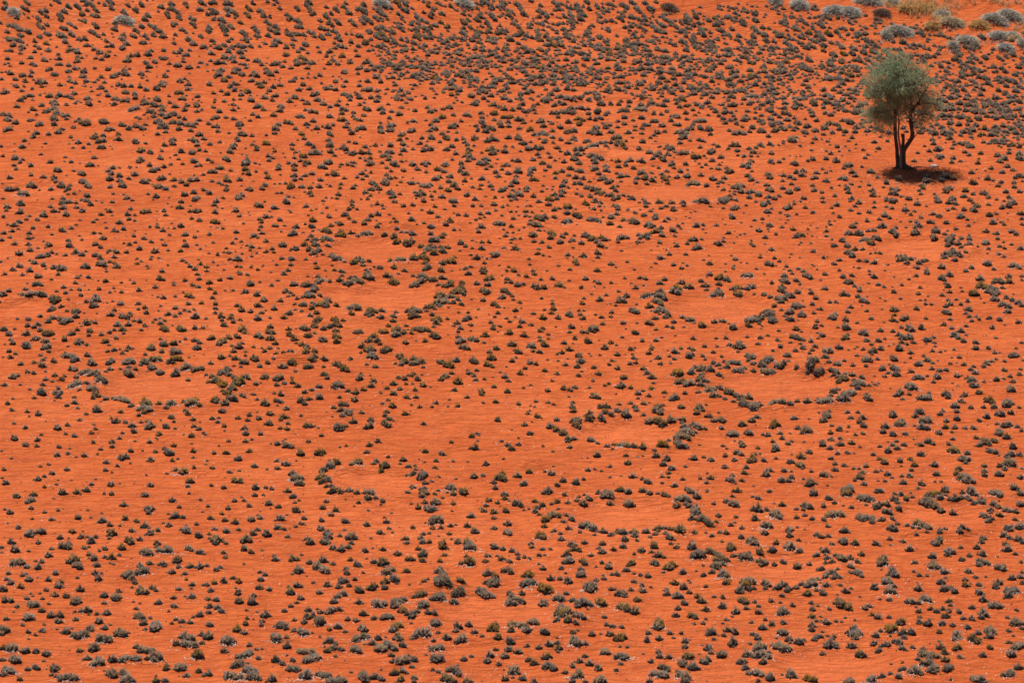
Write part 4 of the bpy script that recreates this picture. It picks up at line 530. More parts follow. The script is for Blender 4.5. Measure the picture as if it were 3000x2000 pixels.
-155,2286,9,-88,2320,10,-131,2306,9,154,2436,10,435,2464,10,439,2443,10,451,2443,10,464,2464,10,409,2481,10,-37,2168,9,7,2112,9,-159,2504,10,-144,2482,10,-16,2445,10,-33,2433,10,86,2456,10,
143,2508,10,142,2467,10,40,2516,10,-687,1963,9,-765,2279,9,-772,2254,9,284,2765,10,469,2698,10,48,2527,10,-128,2353,10,-94,2421,10,309,2536,10,-1035,3115,11,-870,3117,11,-798,2887,10,
-973,2883,10,-882,2935,10,-866,3100,11,-975,2908,10,201,2539,10,219,2529,10,408,2558,10,393,2627,10,412,2437,10,370,2520,10,374,2509,10,274,2524,10,399,2379,10,-663,2284,9,-884,2162,9,
-878,2142,9,-784,2175,9,-553,2158,9,326,2520,10,205,2559,10,-553,2613,10,-417,2696,10,163,1995,9,150,1944,9,-99,1944,9,-132,1937,9,511,2397,10,393,2405,10,-951,2938,10,-677,2998,11,
-818,2836,10,-805,2375,10,1,2196,9,-423,1833,9,-254,2807,10,-931,2746,10,114,1497,8,471,402,6,548,921,7,522,902,7,241,1372,8,-622,1513,8,-502,1313,8,-537,996,7,-490,1002,7,-617,683,7,
-635,677,7,-652,1328,8,34,1429,8,412,527,6,372,860,7,622,1176,7,-158,1136,7,-122,1370,8,302,651,7,275,695,7,381,576,7,-194,486,6,-87,916,7,-329,1163,7,250,499,6,197,483,6,632,959,7,
-109,457,6,60,1152,7,141,1386,8,656,1565,8,-592,394,6,767,1211,7,166,574,6,-175,868,7,194,1123,7,-325,1191,7,-395,1283,7,704,1151,7,-423,1393,8,343,392,6,-523,511,6,485,973,7,-423,466,6,
-458,351,6,-372,930,7,-405,929,7,-641,954,7,-465,1424,8,252,292,6,-620,1030,7,-307,1016,7,143,267,6,712,1486,8,694,1506,8,715,1449,8,718,1433,8,147,1217,7,540,598,7,451,1250,7,156,1434,8,
399,922,7,-385,1544,8,202,295,6,-425,638,7,239,1252,7,540,474,6,-640,554,6,399,1282,7,428,1317,7,443,1312,7,363,1341,7,352,1318,7,345,1274,7,454,1612,7,463,1569,7,411,1443,7,396,1346,7,
319,1258,7,454,1273,7,563,469,6,-599,1332,7,-649,657,6,-506,1426,7,-542,1550,7,-559,1380,7,-541,1387,7,-535,1498,7,395,297,6,314,1296,7,-662,840,6,-651,846,6,-543,1559,7,-691,691,6,
92,1580,7,-128,243,6,-211,183,6,-218,240,6,-10,1565,7,-43,1306,7,133,1575,7,47,1495,7,105,1443,7,51,1446,7,425,1884,8,373,1903,8,455,1840,8,158,1024,7,110,592,6,703,1353,7,-27,1415,7,
824,1592,7,485,1960,8,360,947,7,245,1895,8,272,1793,8,507,1379,7,519,1350,7,649,1420,7,160,1573,7,51,553,6,23,523,6,337,1750,8,316,1777,8,199,1632,7,235,1666,7,-72,584,6,-111,605,6,
-138,707,6,411,1880,8,176,1751,8,119,474,6,-43,692,6,99,732,6,286,1649,7,438,1676,8,397,1755,8,401,1747,8,362,1650,7,442,1805,8,408,1695,8,431,1690,8,360,1639,7,398,1639,7,528,2192,8,
405,2225,8,237,1918,8,208,769,6,243,831,6,420,1973,8,444,1938,8,378,1973,8,428,2216,8,485,2203,8,4,1275,7,-19,1375,7,-9,1409,7,390,816,6,202,2004,8,193,2000,8,474,2076,8,-69,1434,7,
-2,328,6,-176,1216,7,-155,1166,7,-194,1098,7,-190,1060,7,-90,1374,7,116,822,6,633,2258,8,639,2234,8,390,2255,8,521,2280,8,545,2299,8,539,2255,8,421,767,6,185,2124,8,236,2069,8,247,2125,8,
351,877,6,300,907,7,492,2298,8,188,2280,8,252,2331,8,260,2155,8,424,2137,8,57,254,6,122,907,7,144,911,7,142,887,6,682,2307,8,671,2329,8,573,2308,8,611,2307,8,-102,751,6,136,794,6,588,2152,8,
582,2053,8,642,2099,8,58,887,6,-15,921,7,-331,559,6,-377,190,6,580,1617,7,405,788,6,463,1039,7,504,1032,7,369,2174,8,345,2171,8,344,2223,8,649,1301,7,654,1276,7,554,2122,8,550,2149,8,
1,186,6,-458,1174,7,-230,1261,7,-305,1346,7,-331,1301,7,-304,1387,7,-219,1216,7,-262,1117,7,-284,1205,7,800,2284,8,707,2026,8,728,2236,8,799,2187,8,775,2257,8,-375,1079,7,-351,1102,7,
686,1913,8,694,1883,8,673,1857,8,769,1841,8,-83,857,6,-12,862,6,660,1967,8,792,1958,8,732,2005,8,744,1917,8,750,2130,8,734,2076,8,714,1833,8,830,1846,8,771,1871,8,159,478,6,835,1977,8,
843,2081,8,784,1917,8,861,1850,8,279,572,6,628,1574,7,642,1599,7,619,1513,7,-117,1049,7,61,1060,7,-289,442,6,-399,445,6,-565,473,6,-491,445,6,698,1583,7,784,1323,7,539,1403,7,826,1612,7,
116,1349,7,42,1334,7,56,1345,7,748,1346,7,259,601,6,-428,1245,7,663,1230,7,-361,1232,7,735,1162,7,735,1247,7,747,1240,7,538,1855,8,-428,1284,7,742,1048,7,676,1286,7,-408,1204,7,-405,1248,7,
591,1904,8,547,1939,8,-196,689,6,581,1858,8,121,1159,7,144,1148,7,115,1133,7,89,1070,7,170,1529,7,35,1074,7,164,1466,7,211,1152,7,581,1632,7,-257,856,6,-225,623,6,-345,674,6,641,1938,8,
620,1937,8,182,1592,7,765,1796,8,751,1741,8,-342,739,6,-157,843,6,-239,974,7,-242,970,7,532,1630,7,-413,1298,7,-292,721,6,-546,555,6,-626,522,6,-556,529,6,492,943,7,-404,350,6,-597,304,6,
714,827,6,461,980,7,-429,332,6,697,1083,7,587,1104,7,-742,1575,7,-584,898,7,-343,1459,7,-331,1434,7,-184,1601,7,-161,1413,7,829,1752,8,788,1729,8,809,1698,8,815,1733,8,245,344,6,633,1692,8,
679,1673,8,565,1646,7,-382,825,6,-704,1527,7,-698,1426,7,-703,1479,7,-312,901,7,-528,634,6,747,1705,8,-347,1495,7,-355,1493,7,-317,1538,7,202,203,6,721,1545,7,-134,1202,7,-150,1166,7,
-30,1203,7,707,1508,7,-556,371,6,-405,1560,7,-443,956,7,-377,1570,7,-427,1595,7,-715,1120,7,-740,1171,7,-645,1090,7,-685,1147,7,-669,1165,7,-466,674,6,-445,1526,7,-582,1010,7,409,553,6,
297,281,6,444,795,6,483,698,6,-41,1154,7,-707,868,6,-427,723,6,-482,817,6,-636,1052,7,-509,1301,7,-549,1397,7,-560,960,7,-710,799,6,-627,1558,7,-587,1436,7,-445,743,6,-451,873,6,-472,868,6,
-540,1313,7,-561,741,6,437,432,6,-641,1515,7,-631,774,6,391,337,6,-502,2102,8,-591,1688,7,-785,1734,7,-667,1710,7,-606,1662,7,-515,1724,7,-568,1722,7,-837,1671,7,-790,1674,7,-452,2128,8,
-497,2132,8,-298,2235,8,-474,2113,8,-396,2067,8,-214,2139,8,-249,2127,8,-534,2179,8,-395,2255,8,358,2575,8,-101,2359,8,-117,2364,8,358,2655,8,399,2516,8,-2,1755,7,-238,2249,8,-201,2235,8,
-703,1718,7,642,2862,9,648,2765,9,341,2466,8,609,2490,8,286,2605,8,544,2443,8,-77,2448,8,454,2482,8,462,3013,9,400,2868,9,385,2874,9,368,3031,9,416,2802,9,512,2946,9,-615,1679,7,-192,2326,8,
-302,1982,8,119,2550,8,-147,2565,8,-434,2123,8,-261,2196,8,-812,2771,9,-303,2169,8,-326,2114,8,-317,2134,8,-457,2176,8,-283,2164,8,50,2583,8,-407,2017,8,-400,2017,8,-343,1921,7,-272,1929,7,
-265,1924,7,-498,2050,8,-506,2054,8,-159,2427,8,34,2660,8,-45,2547,8,-300,2040,8,168,2421,8,43,2475,8,-295,2300,8,-427,2201,8,-14,1729,7,-2,1916,7,-17,1896,7,-181,2072,8,-195,2076,8,
-273,2054,8,-1,1768,7,-197,2195,8,-317,2049,8,-194,2005,8,-245,2000,8,68,2425,8,-33,2790,9,222,3060,9,23,2762,8,103,2730,8,-392,1700,7,-26,2250,8,-87,2222,8,75,2300,8,62,2315,8,50,2325,8,
-432,1715,7,34,2304,8,1,2274,8,-424,1629,7,-383,1641,7,-914,2625,8,-439,1737,7,-412,1617,7,-441,1629,7,-448,1630,7,-427,1684,7,49,2220,8,129,2231,8,-18,2154,8,-69,2285,8,-237,1620,7,
-736,1857,7,-713,2702,8,-932,2643,8,-854,2712,8,-801,2675,8,-845,2287,8,-9,1616,7,-851,1849,7,-821,1898,7,-642,1899,7,-704,1879,7,-611,2775,9,54,2062,8,-417,1723,7,-347,2979,9,-683,1838,7,
-807,2921,9,-1035,3050,9,-449,2927,9,-491,2938,9,-502,2923,9,424,2396,8,-658,1617,7,-573,1798,7,-610,1840,7,834,2680,8,915,2634,8,759,2430,8,925,2686,8,224,2436,8,225,2372,8,972,2653,8,
-532,1659,7,366,2466,8,76,1646,7,28,1674,7,-5,1636,7,30,1878,7,-66,1765,7,104,1806,7,-66,1723,7,14,1773,7,5,1772,7,44,1723,7,-856,2853,9,-942,3117,9,-897,2876,9,-846,2846,9,-649,2580,8,
-606,2162,8,606,2343,8,882,2775,9,-560,2154,8,842,2703,8,-272,2211,8,101,1731,7,51,1693,7,-68,1694,7,-94,1682,7,29,1649,7,163,1778,7,96,1753,7,-579,1683,7,-592,1675,7,-639,1872,7,-337,1666,7,
-488,1661,7,-560,2538,8,-394,2702,8,-511,2497,8,-525,2555,8,-428,2603,8,-378,2590,8,-379,2702,8,-386,2916,9,-830,1828,7,-321,1649,7,-568,1829,7,-544,2111,8,-677,2150,8,-662,1815,7,-841,2638,8,
-717,1775,7,-690,1807,7,-770,1802,7,-523,1745,7,-545,1768,7,-496,1757,7,-199,2532,8,-523,2655,8,-404,2697,8,-213,2760,8,-518,2770,9,-425,1821,7,-200,1873,7,-349,1849,7,-297,1857,7,-472,1726,7,
-584,1777,7,-460,1778,7,91,2814,9,-395,1835,7,-383,1839,7,-334,1817,7,-450,1760,7,-315,1749,7,-220,1928,7,-222,1942,7,-249,1981,8,-54,2241,8,-54,2065,8,-134,2016,8,-164,2067,8,-68,2049,8,
-34,2039,8,-107,2207,8,87,2250,8,65,2240,8,77,2200,8,15,2249,8,-800,2614,8,-884,2459,8,-310,2894,9,-209,2856,9,-226,2735,8,-371,3001,9,-498,3105,9,-484,3095,9,-528,2893,9,-321,2984,9,
-332,2984,9,-791,2256,8,-626,1757,7,-654,1972,8,846,2825,9,-622,2047,8,-588,2043,8,-774,2129,8,-846,2105,8,-691,2008,8,-798,2068,8,-630,2006,8,-486,1826,7,-595,2191,8,-602,2215,8,-586,2302,8,
-799,2206,8,-586,2167,8,-579,2487,8,-330,2912,9,-404,2874,9,-365,2765,8,-455,2806,9,20,2854,9,-54,1879,7,-61,1869,7,-28,1925,7,52,2025,8,1,2030,8,-2,1978,8,-377,1912,7,-176,1905,7,-208,1896,7,
-323,1907,7,-47,1885,7,-500,2375,8,-204,1837,7,-223,1842,7,-317,1935,7,-325,1969,8,-499,1986,8,-29,1991,8,120,2001,8,112,2011,8,-82,2780,9,124,2776,8,155,2687,8,-94,2539,8,142,2703,8,
-190,2624,8,108,2782,9,-159,2768,8,-134,2724,8,-144,2704,8,-197,2559,8,-43,2729,8,-146,2907,9,-24,3033,9,155,3015,9,-139,2787,9,-122,2824,9,-133,2843,9,-119,2848,9,35,1912,7,-243,2417,8,
-365,2667,8,32,1951,7,-346,2648,8,-7,1954,7,-292,2675,8,-70,3088,9,-154,1924,7,98,2043,8,-83,3089,9,-278,2534,8,-232,2522,8,-517,2348,8,-115,1925,7,-298,2369,8,136,2080,8,132,1927,7,
-348,2383,8,-376,2382,8,-448,2337,8,-193,2412,8,-424,1777,7,-537,593,6,433,343,5,-570,661,6,315,1333,7,293,1247,6,188,1669,7,-701,1192,6,595,779,6,532,280,5,-477,1398,7,-419,1207,6,
-325,223,5,-20,530,6,627,296,5,35,508,6,230,331,5,207,2310,8,672,1993,7,414,1366,7,258,1283,7,606,1257,7,650,1318,7,266,335,5,37,669,6,330,725,6,134,1262,6,-324,368,5,231,454,6,495,903,6,
6,1252,6,56,1327,7,337,2159,8,222,1068,6,170,1332,7,2,1491,7,11,1597,7,263,1000,6,-250,304,5,125,816,6,46,822,6,-278,544,6,575,1334,7,-95,728,6,732,1420,7,-605,995,6,134,268,5,-587,884,6,
-676,953,6,150,1512,7,-727,1524,7,44,908,6,-437,373,5,516,818,6,485,821,6,656,2117,8,-470,646,6,-236,910,6,28,1136,6,534,177,5,284,1387,6,482,1456,6,478,1550,6,-637,1537,6,-724,893,5,
-559,818,5,-632,1477,6,-525,900,5,-617,1293,6,416,339,5,391,353,5,231,1331,6,474,1361,6,195,1391,6,-562,1495,6,508,780,5,-421,683,5,-588,1189,6,-508,939,5,-732,1140,6,-486,977,6,-458,1529,6,
-721,995,6,616,472,5,722,1567,6,546,834,5,537,922,5,-440,952,5,-430,862,5,-697,1595,6,-330,1592,6,662,1695,6,818,1767,6,-324,934,5,390,383,5,-675,550,5,-148,1138,6,-135,1176,6,650,1508,6,
-341,1441,6,-418,916,5,807,1805,6,771,1734,6,-378,1406,6,-189,1412,6,133,430,5,-426,1014,6,353,2151,7,440,2217,7,184,2042,7,402,1954,7,20,1356,6,430,2075,7,272,804,5,340,1943,7,333,2179,7,
362,1938,7,226,1990,7,-338,373,5,602,1406,6,-535,482,5,623,1964,7,538,1877,6,615,1664,6,-164,681,5,364,1075,6,285,1068,6,547,1908,7,663,1832,6,70,1235,6,197,1472,6,138,1143,6,105,1195,6,
192,1571,6,582,1973,7,186,1093,6,211,1561,6,33,1056,6,113,1444,6,64,1487,6,496,1972,7,458,1916,7,485,1907,7,284,1832,6,131,1427,6,185,868,5,-310,260,5,268,741,5,499,1594,6,575,1582,6,
594,1506,6,17,1126,6,773,1301,6,893,2071,7,834,2204,7,-173,665,5,847,1970,7,581,983,6,-620,427,5,-616,418,5,-604,293,5,746,2279,7,-123,851,5,-271,1221,6,-357,1277,6,534,1784,6,-406,1266,6,
-147,1056,6,382,1805,6,321,1832,6,468,1882,6,127,1521,6,84,1543,6,431,1833,6,-53,1452,6,-42,1067,6,5,1418,6,556,2042,7,606,2048,7,9,934,5,647,2044,7,564,2138,7,608,2256,7,-78,793,5,
58,836,5,547,1153,6,623,2290,7,589,2251,7,621,2160,7,566,2252,7,-84,1435,6,466,1212,6,347,1629,6,549,1272,6,461,1717,6,280,1668,6,314,1678,6,-103,266,5,56,290,5,69,1260,6,-82,685,5,
227,1649,6,289,1867,6,404,1849,6,-76,634,5,498,1832,6,497,1765,6,-4,713,5,23,687,5,361,1704,6,134,746,5,514,1840,6,70,479,5,349,1662,6,354,1789,6,181,1725,6,-629,726,5,-524,1520,6,-655,1386,6,
-598,1270,6,-554,1454,6,184,1265,6,472,1339,6,386,1515,6,240,1229,6,188,1290,6,160,1303,6,449,1367,6,409,1615,6,251,2166,7,359,2048,7,220,2334,7,311,2147,7,482,2274,7,-248,375,5,658,1510,6,
-439,637,5,-771,1361,6,-279,976,5,-735,1083,6,-708,1244,6,436,765,5,390,312,5,-99,1908,6,-890,2061,6,127,2754,7,-176,2655,7,-106,2568,7,-109,2534,7,-472,2057,6,-193,2112,6,-306,2160,6,
-449,2173,6,-426,1976,6,-823,2042,6,-16,1993,6,-113,1850,6,-453,1853,6,-382,1928,6,-346,1895,6,-472,1928,6,7,1917,6,12,1898,6,20,1918,6,57,1622,6,-415,2068,6,-406,2068,6,12,1818,6,20,1827,6,
155,1900,6,57,1895,6,-59,1823,6,917,2701,7,-989,2742,7,-86,1715,6,51,1928,6,-797,2183,6,-413,1918,6,-377,1995,6,-360,2023,6,-408,1885,6,-699,2055,6,-603,2115,6,-802,2287,6,-539,2036,6,
-480,1648,6,-236,2286,6,-595,1644,6,-561,1648,6,-523,2233,6,-201,2062,6,-508,2278,6,-406,2212,6,422,2929,7,-579,2672,7,-572,2702,7,-514,1676,6,-695,2147,6,-689,1871,6,-576,1861,6,-724,1799,6,
-695,1935,6,-600,1858,6,-560,2111,6,-733,1880,6,-773,1918,6,156,1734,6,-165,1986,6,152,1918,6,-71,1856,6,-186,2857,7,-129,3007,7,-21,1645,6,-592,1635,6,-722,2302,6,784,2807,7,387,2423,6,
-41,1679,6,-35,1679,6,-701,2685,7,-523,2970,7,-783,2863,7,-154,2313,6,-224,1633,6,-293,1643,6,-303,1618,6,-41,2086,6,-260,1982,6,-468,1623,6,-591,2751,7,-394,2732,7,-324,1823,6,-227,2668,7,
-309,2525,7,61,2045,6,70,2040,6,114,2039,6,-496,1937,6,13,2045,6,-12,2090,6,-496,1831,6,-780,1771,6,-705,1965,6,-619,1981,6,-367,2367,6,-137,1977,6,-387,1813,6,-350,1809,6,-26,2208,6,
-475,1709,6,-499,1706,6,-444,1703,6,-420,1702,6,-981,2795,7,-262,3035,7,-885,2358,6,-901,2476,7,-673,2008,6,-61,2189,6,-799,1784,6,-18,2174,6,-750,1705,6,-645,1758,6,210,3030,7,415,3017,7,
419,2495,7,349,2484,7,425,2644,7,-14,1821,6,-8,1808,6,-476,2225,6,25,1952,6,118,2666,7,10,1951,6,-45,2001,6,109,1928,6,72,2058,6,-189,2201,6,-408,2119,6,2,1808,6,57,2117,6,-311,1988,6,
-399,2265,6,-480,2258,6,-321,1989,6,-335,1932,6,-259,2147,6,36,2435,6,216,2650,7,121,2095,6,-71,2107,6,-389,2310,6,571,1229,5,-613,793,5,-16,1599,5,148,1554,5,431,1012,5,657,1862,6,
-471,955,5,-539,933,5,-674,1082,5,389,1383,5,-634,372,4,-92,1079,5,571,2056,6,619,1610,5,267,1375,5,305,899,5,318,928,5,120,1258,5,732,1823,6,711,1947,6,-617,470,4,-387,1438,5,-10,206,4,
390,1810,6,747,1514,5,-22,1356,5,665,1528,5,-327,346,4,-67,1197,5,199,1926,6,208,1913,6,-18,1187,5,-676,1530,5,237,276,4,-779,1563,5,-633,1522,5,591,1710,6,581,1405,5,94,1310,5,481,1766,6,
-56,1417,5,-557,677,5,-121,1127,5,-228,722,4,640,534,4,-430,848,4,547,1877,5,156,1475,5,549,652,4,396,1920,5,708,1687,5,450,1227,5,154,1111,5,519,1701,5,54,1240,5,352,987,4,607,1637,5,
-501,530,4,219,1929,5,-382,1280,5,360,1857,5,230,1730,5,169,1643,5,65,714,4,587,1315,5,662,1281,5,530,1847,5,656,1651,5,770,1403,5,558,1651,5,-284,682,4,324,1701,5,385,1671,5,68,1380,5,
784,1713,5,603,2283,6,576,2292,6,834,1656,5,-100,1447,5,270,1764,5,491,1664,5,457,1700,5,474,1700,5,564,2324,6,424,1870,5,354,1958,5,497,1642,5,327,2199,5,686,2074,5,325,2248,5,-424,1565,5,
399,1775,5,700,1987,5,252,1341,5,210,1234,5,156,1232,5,-555,1436,5,-576,619,4,525,455,4,208,1753,5,242,1749,5,-604,1071,4,375,1673,5,421,1764,5,496,1810,5,505,1856,5,261,2317,6,379,2061,5,
177,1368,5,534,2333,6,517,2225,5,498,2230,5,-640,1471,5,325,1814,5,676,1956,5,820,2100,5,255,1730,5,305,1921,5,745,1280,5,671,1907,5,845,1907,5,823,1878,5,-131,862,4,221,565,4,837,2136,5,
669,1257,5,776,1248,5,313,1926,5,302,1894,5,584,1465,5,399,446,4,400,455,4,-666,1573,5,-685,1551,4,-473,1368,4,-98,598,4,-572,1506,4,-589,1577,4,-329,694,4,221,2198,5,0,967,4,482,957,4,
-267,476,4,-297,268,3,655,1126,4,612,2079,5,152,797,4,238,1277,4,134,1323,4,388,1870,5,-194,2776,5,26,1981,5,110,1865,4,-324,1956,4,-611,2202,5,770,2848,5,85,2217,5,-19,2112,5,-663,1786,4,
-602,1877,4,-901,2292,5,-391,1663,4,-406,1634,4,-448,1731,4,-430,2265,5,-59,1758,4,163,2115,5,-411,2237,5,-382,2243,5,-447,2711,5,84,2428,5,-84,1627,4,-507,1837,4,-487,1877,4,-449,1910,4,
-716,1975,5,140,1239,3,358,1886,4,77,716,3,-99,1342,4,-483,1251,3,374,1823,4,492,1873,4,296,1903,4,279,1887,4,-36,1430,4,-676,1004,3,-433,849,3,-718,2158,3,653,2872,3,351,1906,3,-661,965,2,
510,1797,3,340,2043,1,259,2068,1,]      # x / 3 cm, (y - 150 m) / 4 cm, width / 3 cm
_v = np.array(TUFTS).reshape(-1, 3)
TX = _v[:, 0]*0.03
TY = _v[:, 1]*0.04+150.0
TW = np.maximum(_v[:, 2]*0.03, 0.08)

HUMMOCKS = [
(21.37, 268.69, 1.95, 'long low grey dune grass hummock at the top edge above the tree'),
(22.8, 268.08, 0.99, 'dark rounded grass hummock at the top edge, right of the long grey one'),
(19.28, 268.43, 1.36, 'blue-grey dune grass hummock upper left of the tree, left one of a touching pair'),
(20.26, 267.89, 1.27, 'blue-grey dune grass hummock upper left of the tree, right one of a touching pair'),
(22.04, 266.97, 1.06, 'sparse reddish brown dry bush above the tree, under the top edge hummocks'),
(22.92, 264.34, 1.7, 'large dark grass hummock directly above the tree crown'),
(22.11, 264.2, 0.65, 'small pale grey tussock touching the left end of the hummock above the crown'),
(23.48, 266.93, 1.06, 'tan feathery grass hummock on the crest right above the tree'),
(24.67, 266.62, 1.23, 'tan and grey grass hummock on the crest, right neighbour of the feathery tan one'),
(25.51, 265.37, 0.94, 'low grey grass hummock on the crest sloping down to the right'),
(25.97, 264.13, 1.62, 'large hummock with tan top and dark foot sloping right, near the crest'),
(24.83, 264.1, 0.93, 'fluffy tan grass hummock on open red sand upper right of the tree'),
(28.41, 263.48, 1.7, 'long dark grass hummock with pale top near the upper right corner'),
(29.29, 263.69, 1.62, 'grey grass hummock just behind the long dark one near the upper right corner'),
(27.49, 263.19, 1.21, 'sparse tan dry bush left below the long hummock near the right corner'),
(28.44, 261.49, 1.21, 'blue-grey grass hummock leaning right on the upper right slope'),
(29.24, 261.1, 0.8, 'small rounded blue-grey hummock close to the right edge of the upper slope'),
(26.66, 261.5, 1.33, 'low brown and grey hummock on bare sand to the right of the crown top'),
(28.68, 260.04, 0.96, 'faint grey dry hummock below the leaning blue-grey one on the right slope'),
(29.66, 260.16, 0.6, 'dark round tussock cut by the right edge on the upper slope'),
(25.79, 261.35, 0.56, 'small grey tussock on bare sand between crown top and brown hummock'),
(17.34, 270.16, 1.24, 'grey blue fuzzy grass hummock at the top edge left of the tree'),
(9.54, 272.36, 1.0, 'sparse reddish dry bush near the top edge right of the centre'),
(-2.92, 273.98, 1.21, 'big dark grey hummock at the top edge left of the centre'),
(-7.97, 273.51, 1.04, 'dark blue-grey hummock at the top edge, farther left of the big one'),
(-23.56, 272.34, 1.29, 'long shaggy dark hummock near the top edge in the left part'),
(-30.4, 273.33, 0.71, 'dark grey shaggy tussock near the upper left corner'),
(15.9, 271.24, 0.83, 'low grey hummock cut by the top edge left of the fuzzy one')]
TREE = np.array([20.70, 236.00])

# ------------------------------------------------------------------ ground: one sheet, fine where the picture looks, coarse to the horizon
GX0, GX1, GY0, GY1, GS = -44.0, 44.0, 144.0, 312.0, 0.20
gx = np.arange(GX0, GX1+1e-6, GS); gy = np.arange(GY0, GY1+1e-6, GS)
GXX, GYY = np.meshgrid(gx, gy)
def fairy(x, y):
    z = np.zeros_like(x)
    for cx, cy, r in CIRCLES:
        d = np.hypot(x-cx, y-cy)/r
        z += np.where(d < 2.2, -0.09*np.exp(-(d*1.03)**8) + 0.12*np.exp(-((d-1.25)/0.22)**2), 0)
    return z
GZ = ground(GXX, GYY) + fairy(GXX, GYY)
rough = rng.normal(0, 1, GZ.shape)
def blur(a, k):
    for _ in range(k):
        a = (a + np.roll(a, 1, 0) + np.roll(a, -1, 0) + np.roll(a, 1, 1) + np.roll(a, -1, 1))/5
    return a
GZ += blur(rough, 2)*0.010 + blur(rng.normal(0, 1, GZ.shape), 22)*0.20
def add_bump(x, y, h, sx, sy):
    rx = int(3*sx/GS)+1; ry = int(3*sy/GS)+1
    i0 = int(round((x-GX0)/GS)); j0 = int(round((y-GY0)/GS))
    a0, a1 = max(i0-rx, 0), min(i0+rx+1, len(gx)); b0, b1 = max(j0-ry, 0), min(j0+ry+1, len(gy))
    if a1 <= a0 or b1 <= b0: return
    xx = (gx[a0:a1]-x)/sx; yy = (gy[b0:b1]-y)/sy
    GZ[b0:b1, a0:a1] += h*np.exp(-yy**2)[:, None]*np.exp(-xx**2)[None, :]
for x, y, w in zip(TX, TY, TW):
    if w > 0.2: add_bump(x, y+0.05, min(0.10, 0.09*w+0.02), 0.22+0.50*w, 0.30+0.12*w)
for x, y, w, _ in HUMMOCKS: add_bump(x, y+0.2, 0.22, 0.3+0.5*w, 0.55)
add_bump(TREE[0], TREE[1], 0.12, 0.9, 0.9)
# steep little scarps where tufts hold the sand at the back of some circles
for sx_, sy_, ww, hh in ((13.59, 198.1, .75, .42), (-9.98, 199.6, .9, .28), (-7.3, 211.9, 1.2, .20), (-2.9, 167.2, 1.1, .30), (-5.6, 223.3, 1.3, .18), (0.8, 183.9, .9, .16)):
    add_bump(sx_, sy_, hh, ww, 0.42); add_bump(sx_+0.1, sy_-1.0, -hh*0.55, ww*0.9, 0.38)
def zat(x, y):
    x = np.asarray(x, float); y = np.asarray(y, float)
    u = np.clip((x-GX0)/GS, 0, len(gx)-1.001); v = np.clip((y-GY0)/GS, 0, len(gy)-1.001)
    i = u.astype(int); j = v.astype(int); fu = u-i; fv = v-j
    z = (GZ[j, i]*(1-fu)+GZ[j, i+1]*fu)*(1-fv)+(GZ[j+1, i]*(1-fu)+GZ[j+1, i+1]*fu)*fv
    return z
def outer(a, b, sgn):
    out = []; s = 0.6; p = a
    while abs(p) < b:
        p += sgn*s; s *= 1.32; out.append(p)
    return out
fx = np.array(outer(GX0, 2400, -1)[::-1]+list(gx)+outer(GX1, 2400, 1))
yb = []; s = 0.6; p = GY0
while p > -400: p -= s; s *= 1.3; yb.append(p)
yt = []; s = 0.6; p = GY1
while p < 3500: p += s; s *= 1.3; yt.append(p)
fy = np.array(yb[::-1]+list(gy)+yt)
XX, YY = np.meshgrid(fx, fy)
ZZ = ground(XX, YY)
j0 = len(yb); i0 = int(np.argmin(abs(fx-GX0)))
ZZ[j0:j0+len(gy), i0:i0+len(gx)] = GZ
ny, nx = XX.shape
idx = np.arange(nx*ny).reshape(ny, nx)
Fq = np.stack([idx[:-1, :-1].ravel(), idx[:-1, 1:].ravel(), idx[1:, 1:].ravel(), idx[1:, :-1].ravel()], 1)
# coarse pale sand lies bare inside the fairy circles, with ragged edges
bare = np.zeros(XX.shape)
for cx, cy, r in CIRCLES:
    d = np.hypot(XX-cx, YY-cy)/r
    d = d*(1+0.10*np.sin(5*np.arctan2(YY-cy, XX-cx)+cx)+0.06*np.sin(9*np.arctan2(YY-cy, XX-cx)+cy))
    bare = np.maximum(bare, np.clip((1.25-d)/0.6, 0, 1))
g = mesh_np('ground', np.stack([XX.ravel(), YY.ravel(), ZZ.ravel()], 1), Fq, M_SAND, np.repeat(bare.ravel()[:, None], 3, 1), smooth=True)
tag(g, kind='structure')

# ------------------------------------------------------------------ tussock templates
def blades(P0, P1, P2, width):
    """P0 root, P1 middle, P2 tip -> two-segment blade of three triangles"""
    n = len(P0)
    d = P2-P0; r = rng.normal(0, 1, (n, 3)); s = np.cross(d, r); s /= np.linalg.norm(s, axis=1)[:, None]+1e-9
    s = s*width[:, None]*0.5 if np.ndim(width) else s*width*0.5
    V = np.stack([P0-s, P0+s, P1-s*1.0, P1+s*1.0, P2], 1).reshape(-1, 3)
    b = (np.arange(n)*5)[:, None]
    F = np.concatenate([b+np.array([0, 1, 3]), b+np.array([0, 3, 2]), b+np.array([2, 3, 4])])
    return V, F
def spikes(P0, P2, width):
    n = len(P0)
    d = P2-P0; r = rng.normal(0, 1, (n, 3)); s = np.cross(d, r); s /= np.linalg.norm(s, axis=1)[:, None]+1e-9
    s = s*width*0.5
    V = np.stack([P0-s, P0+s, P2], 1).reshape(-1, 3)
    F = (np.arange(n)*3)[:, None]+np.array([0, 1, 2])
    return V, F

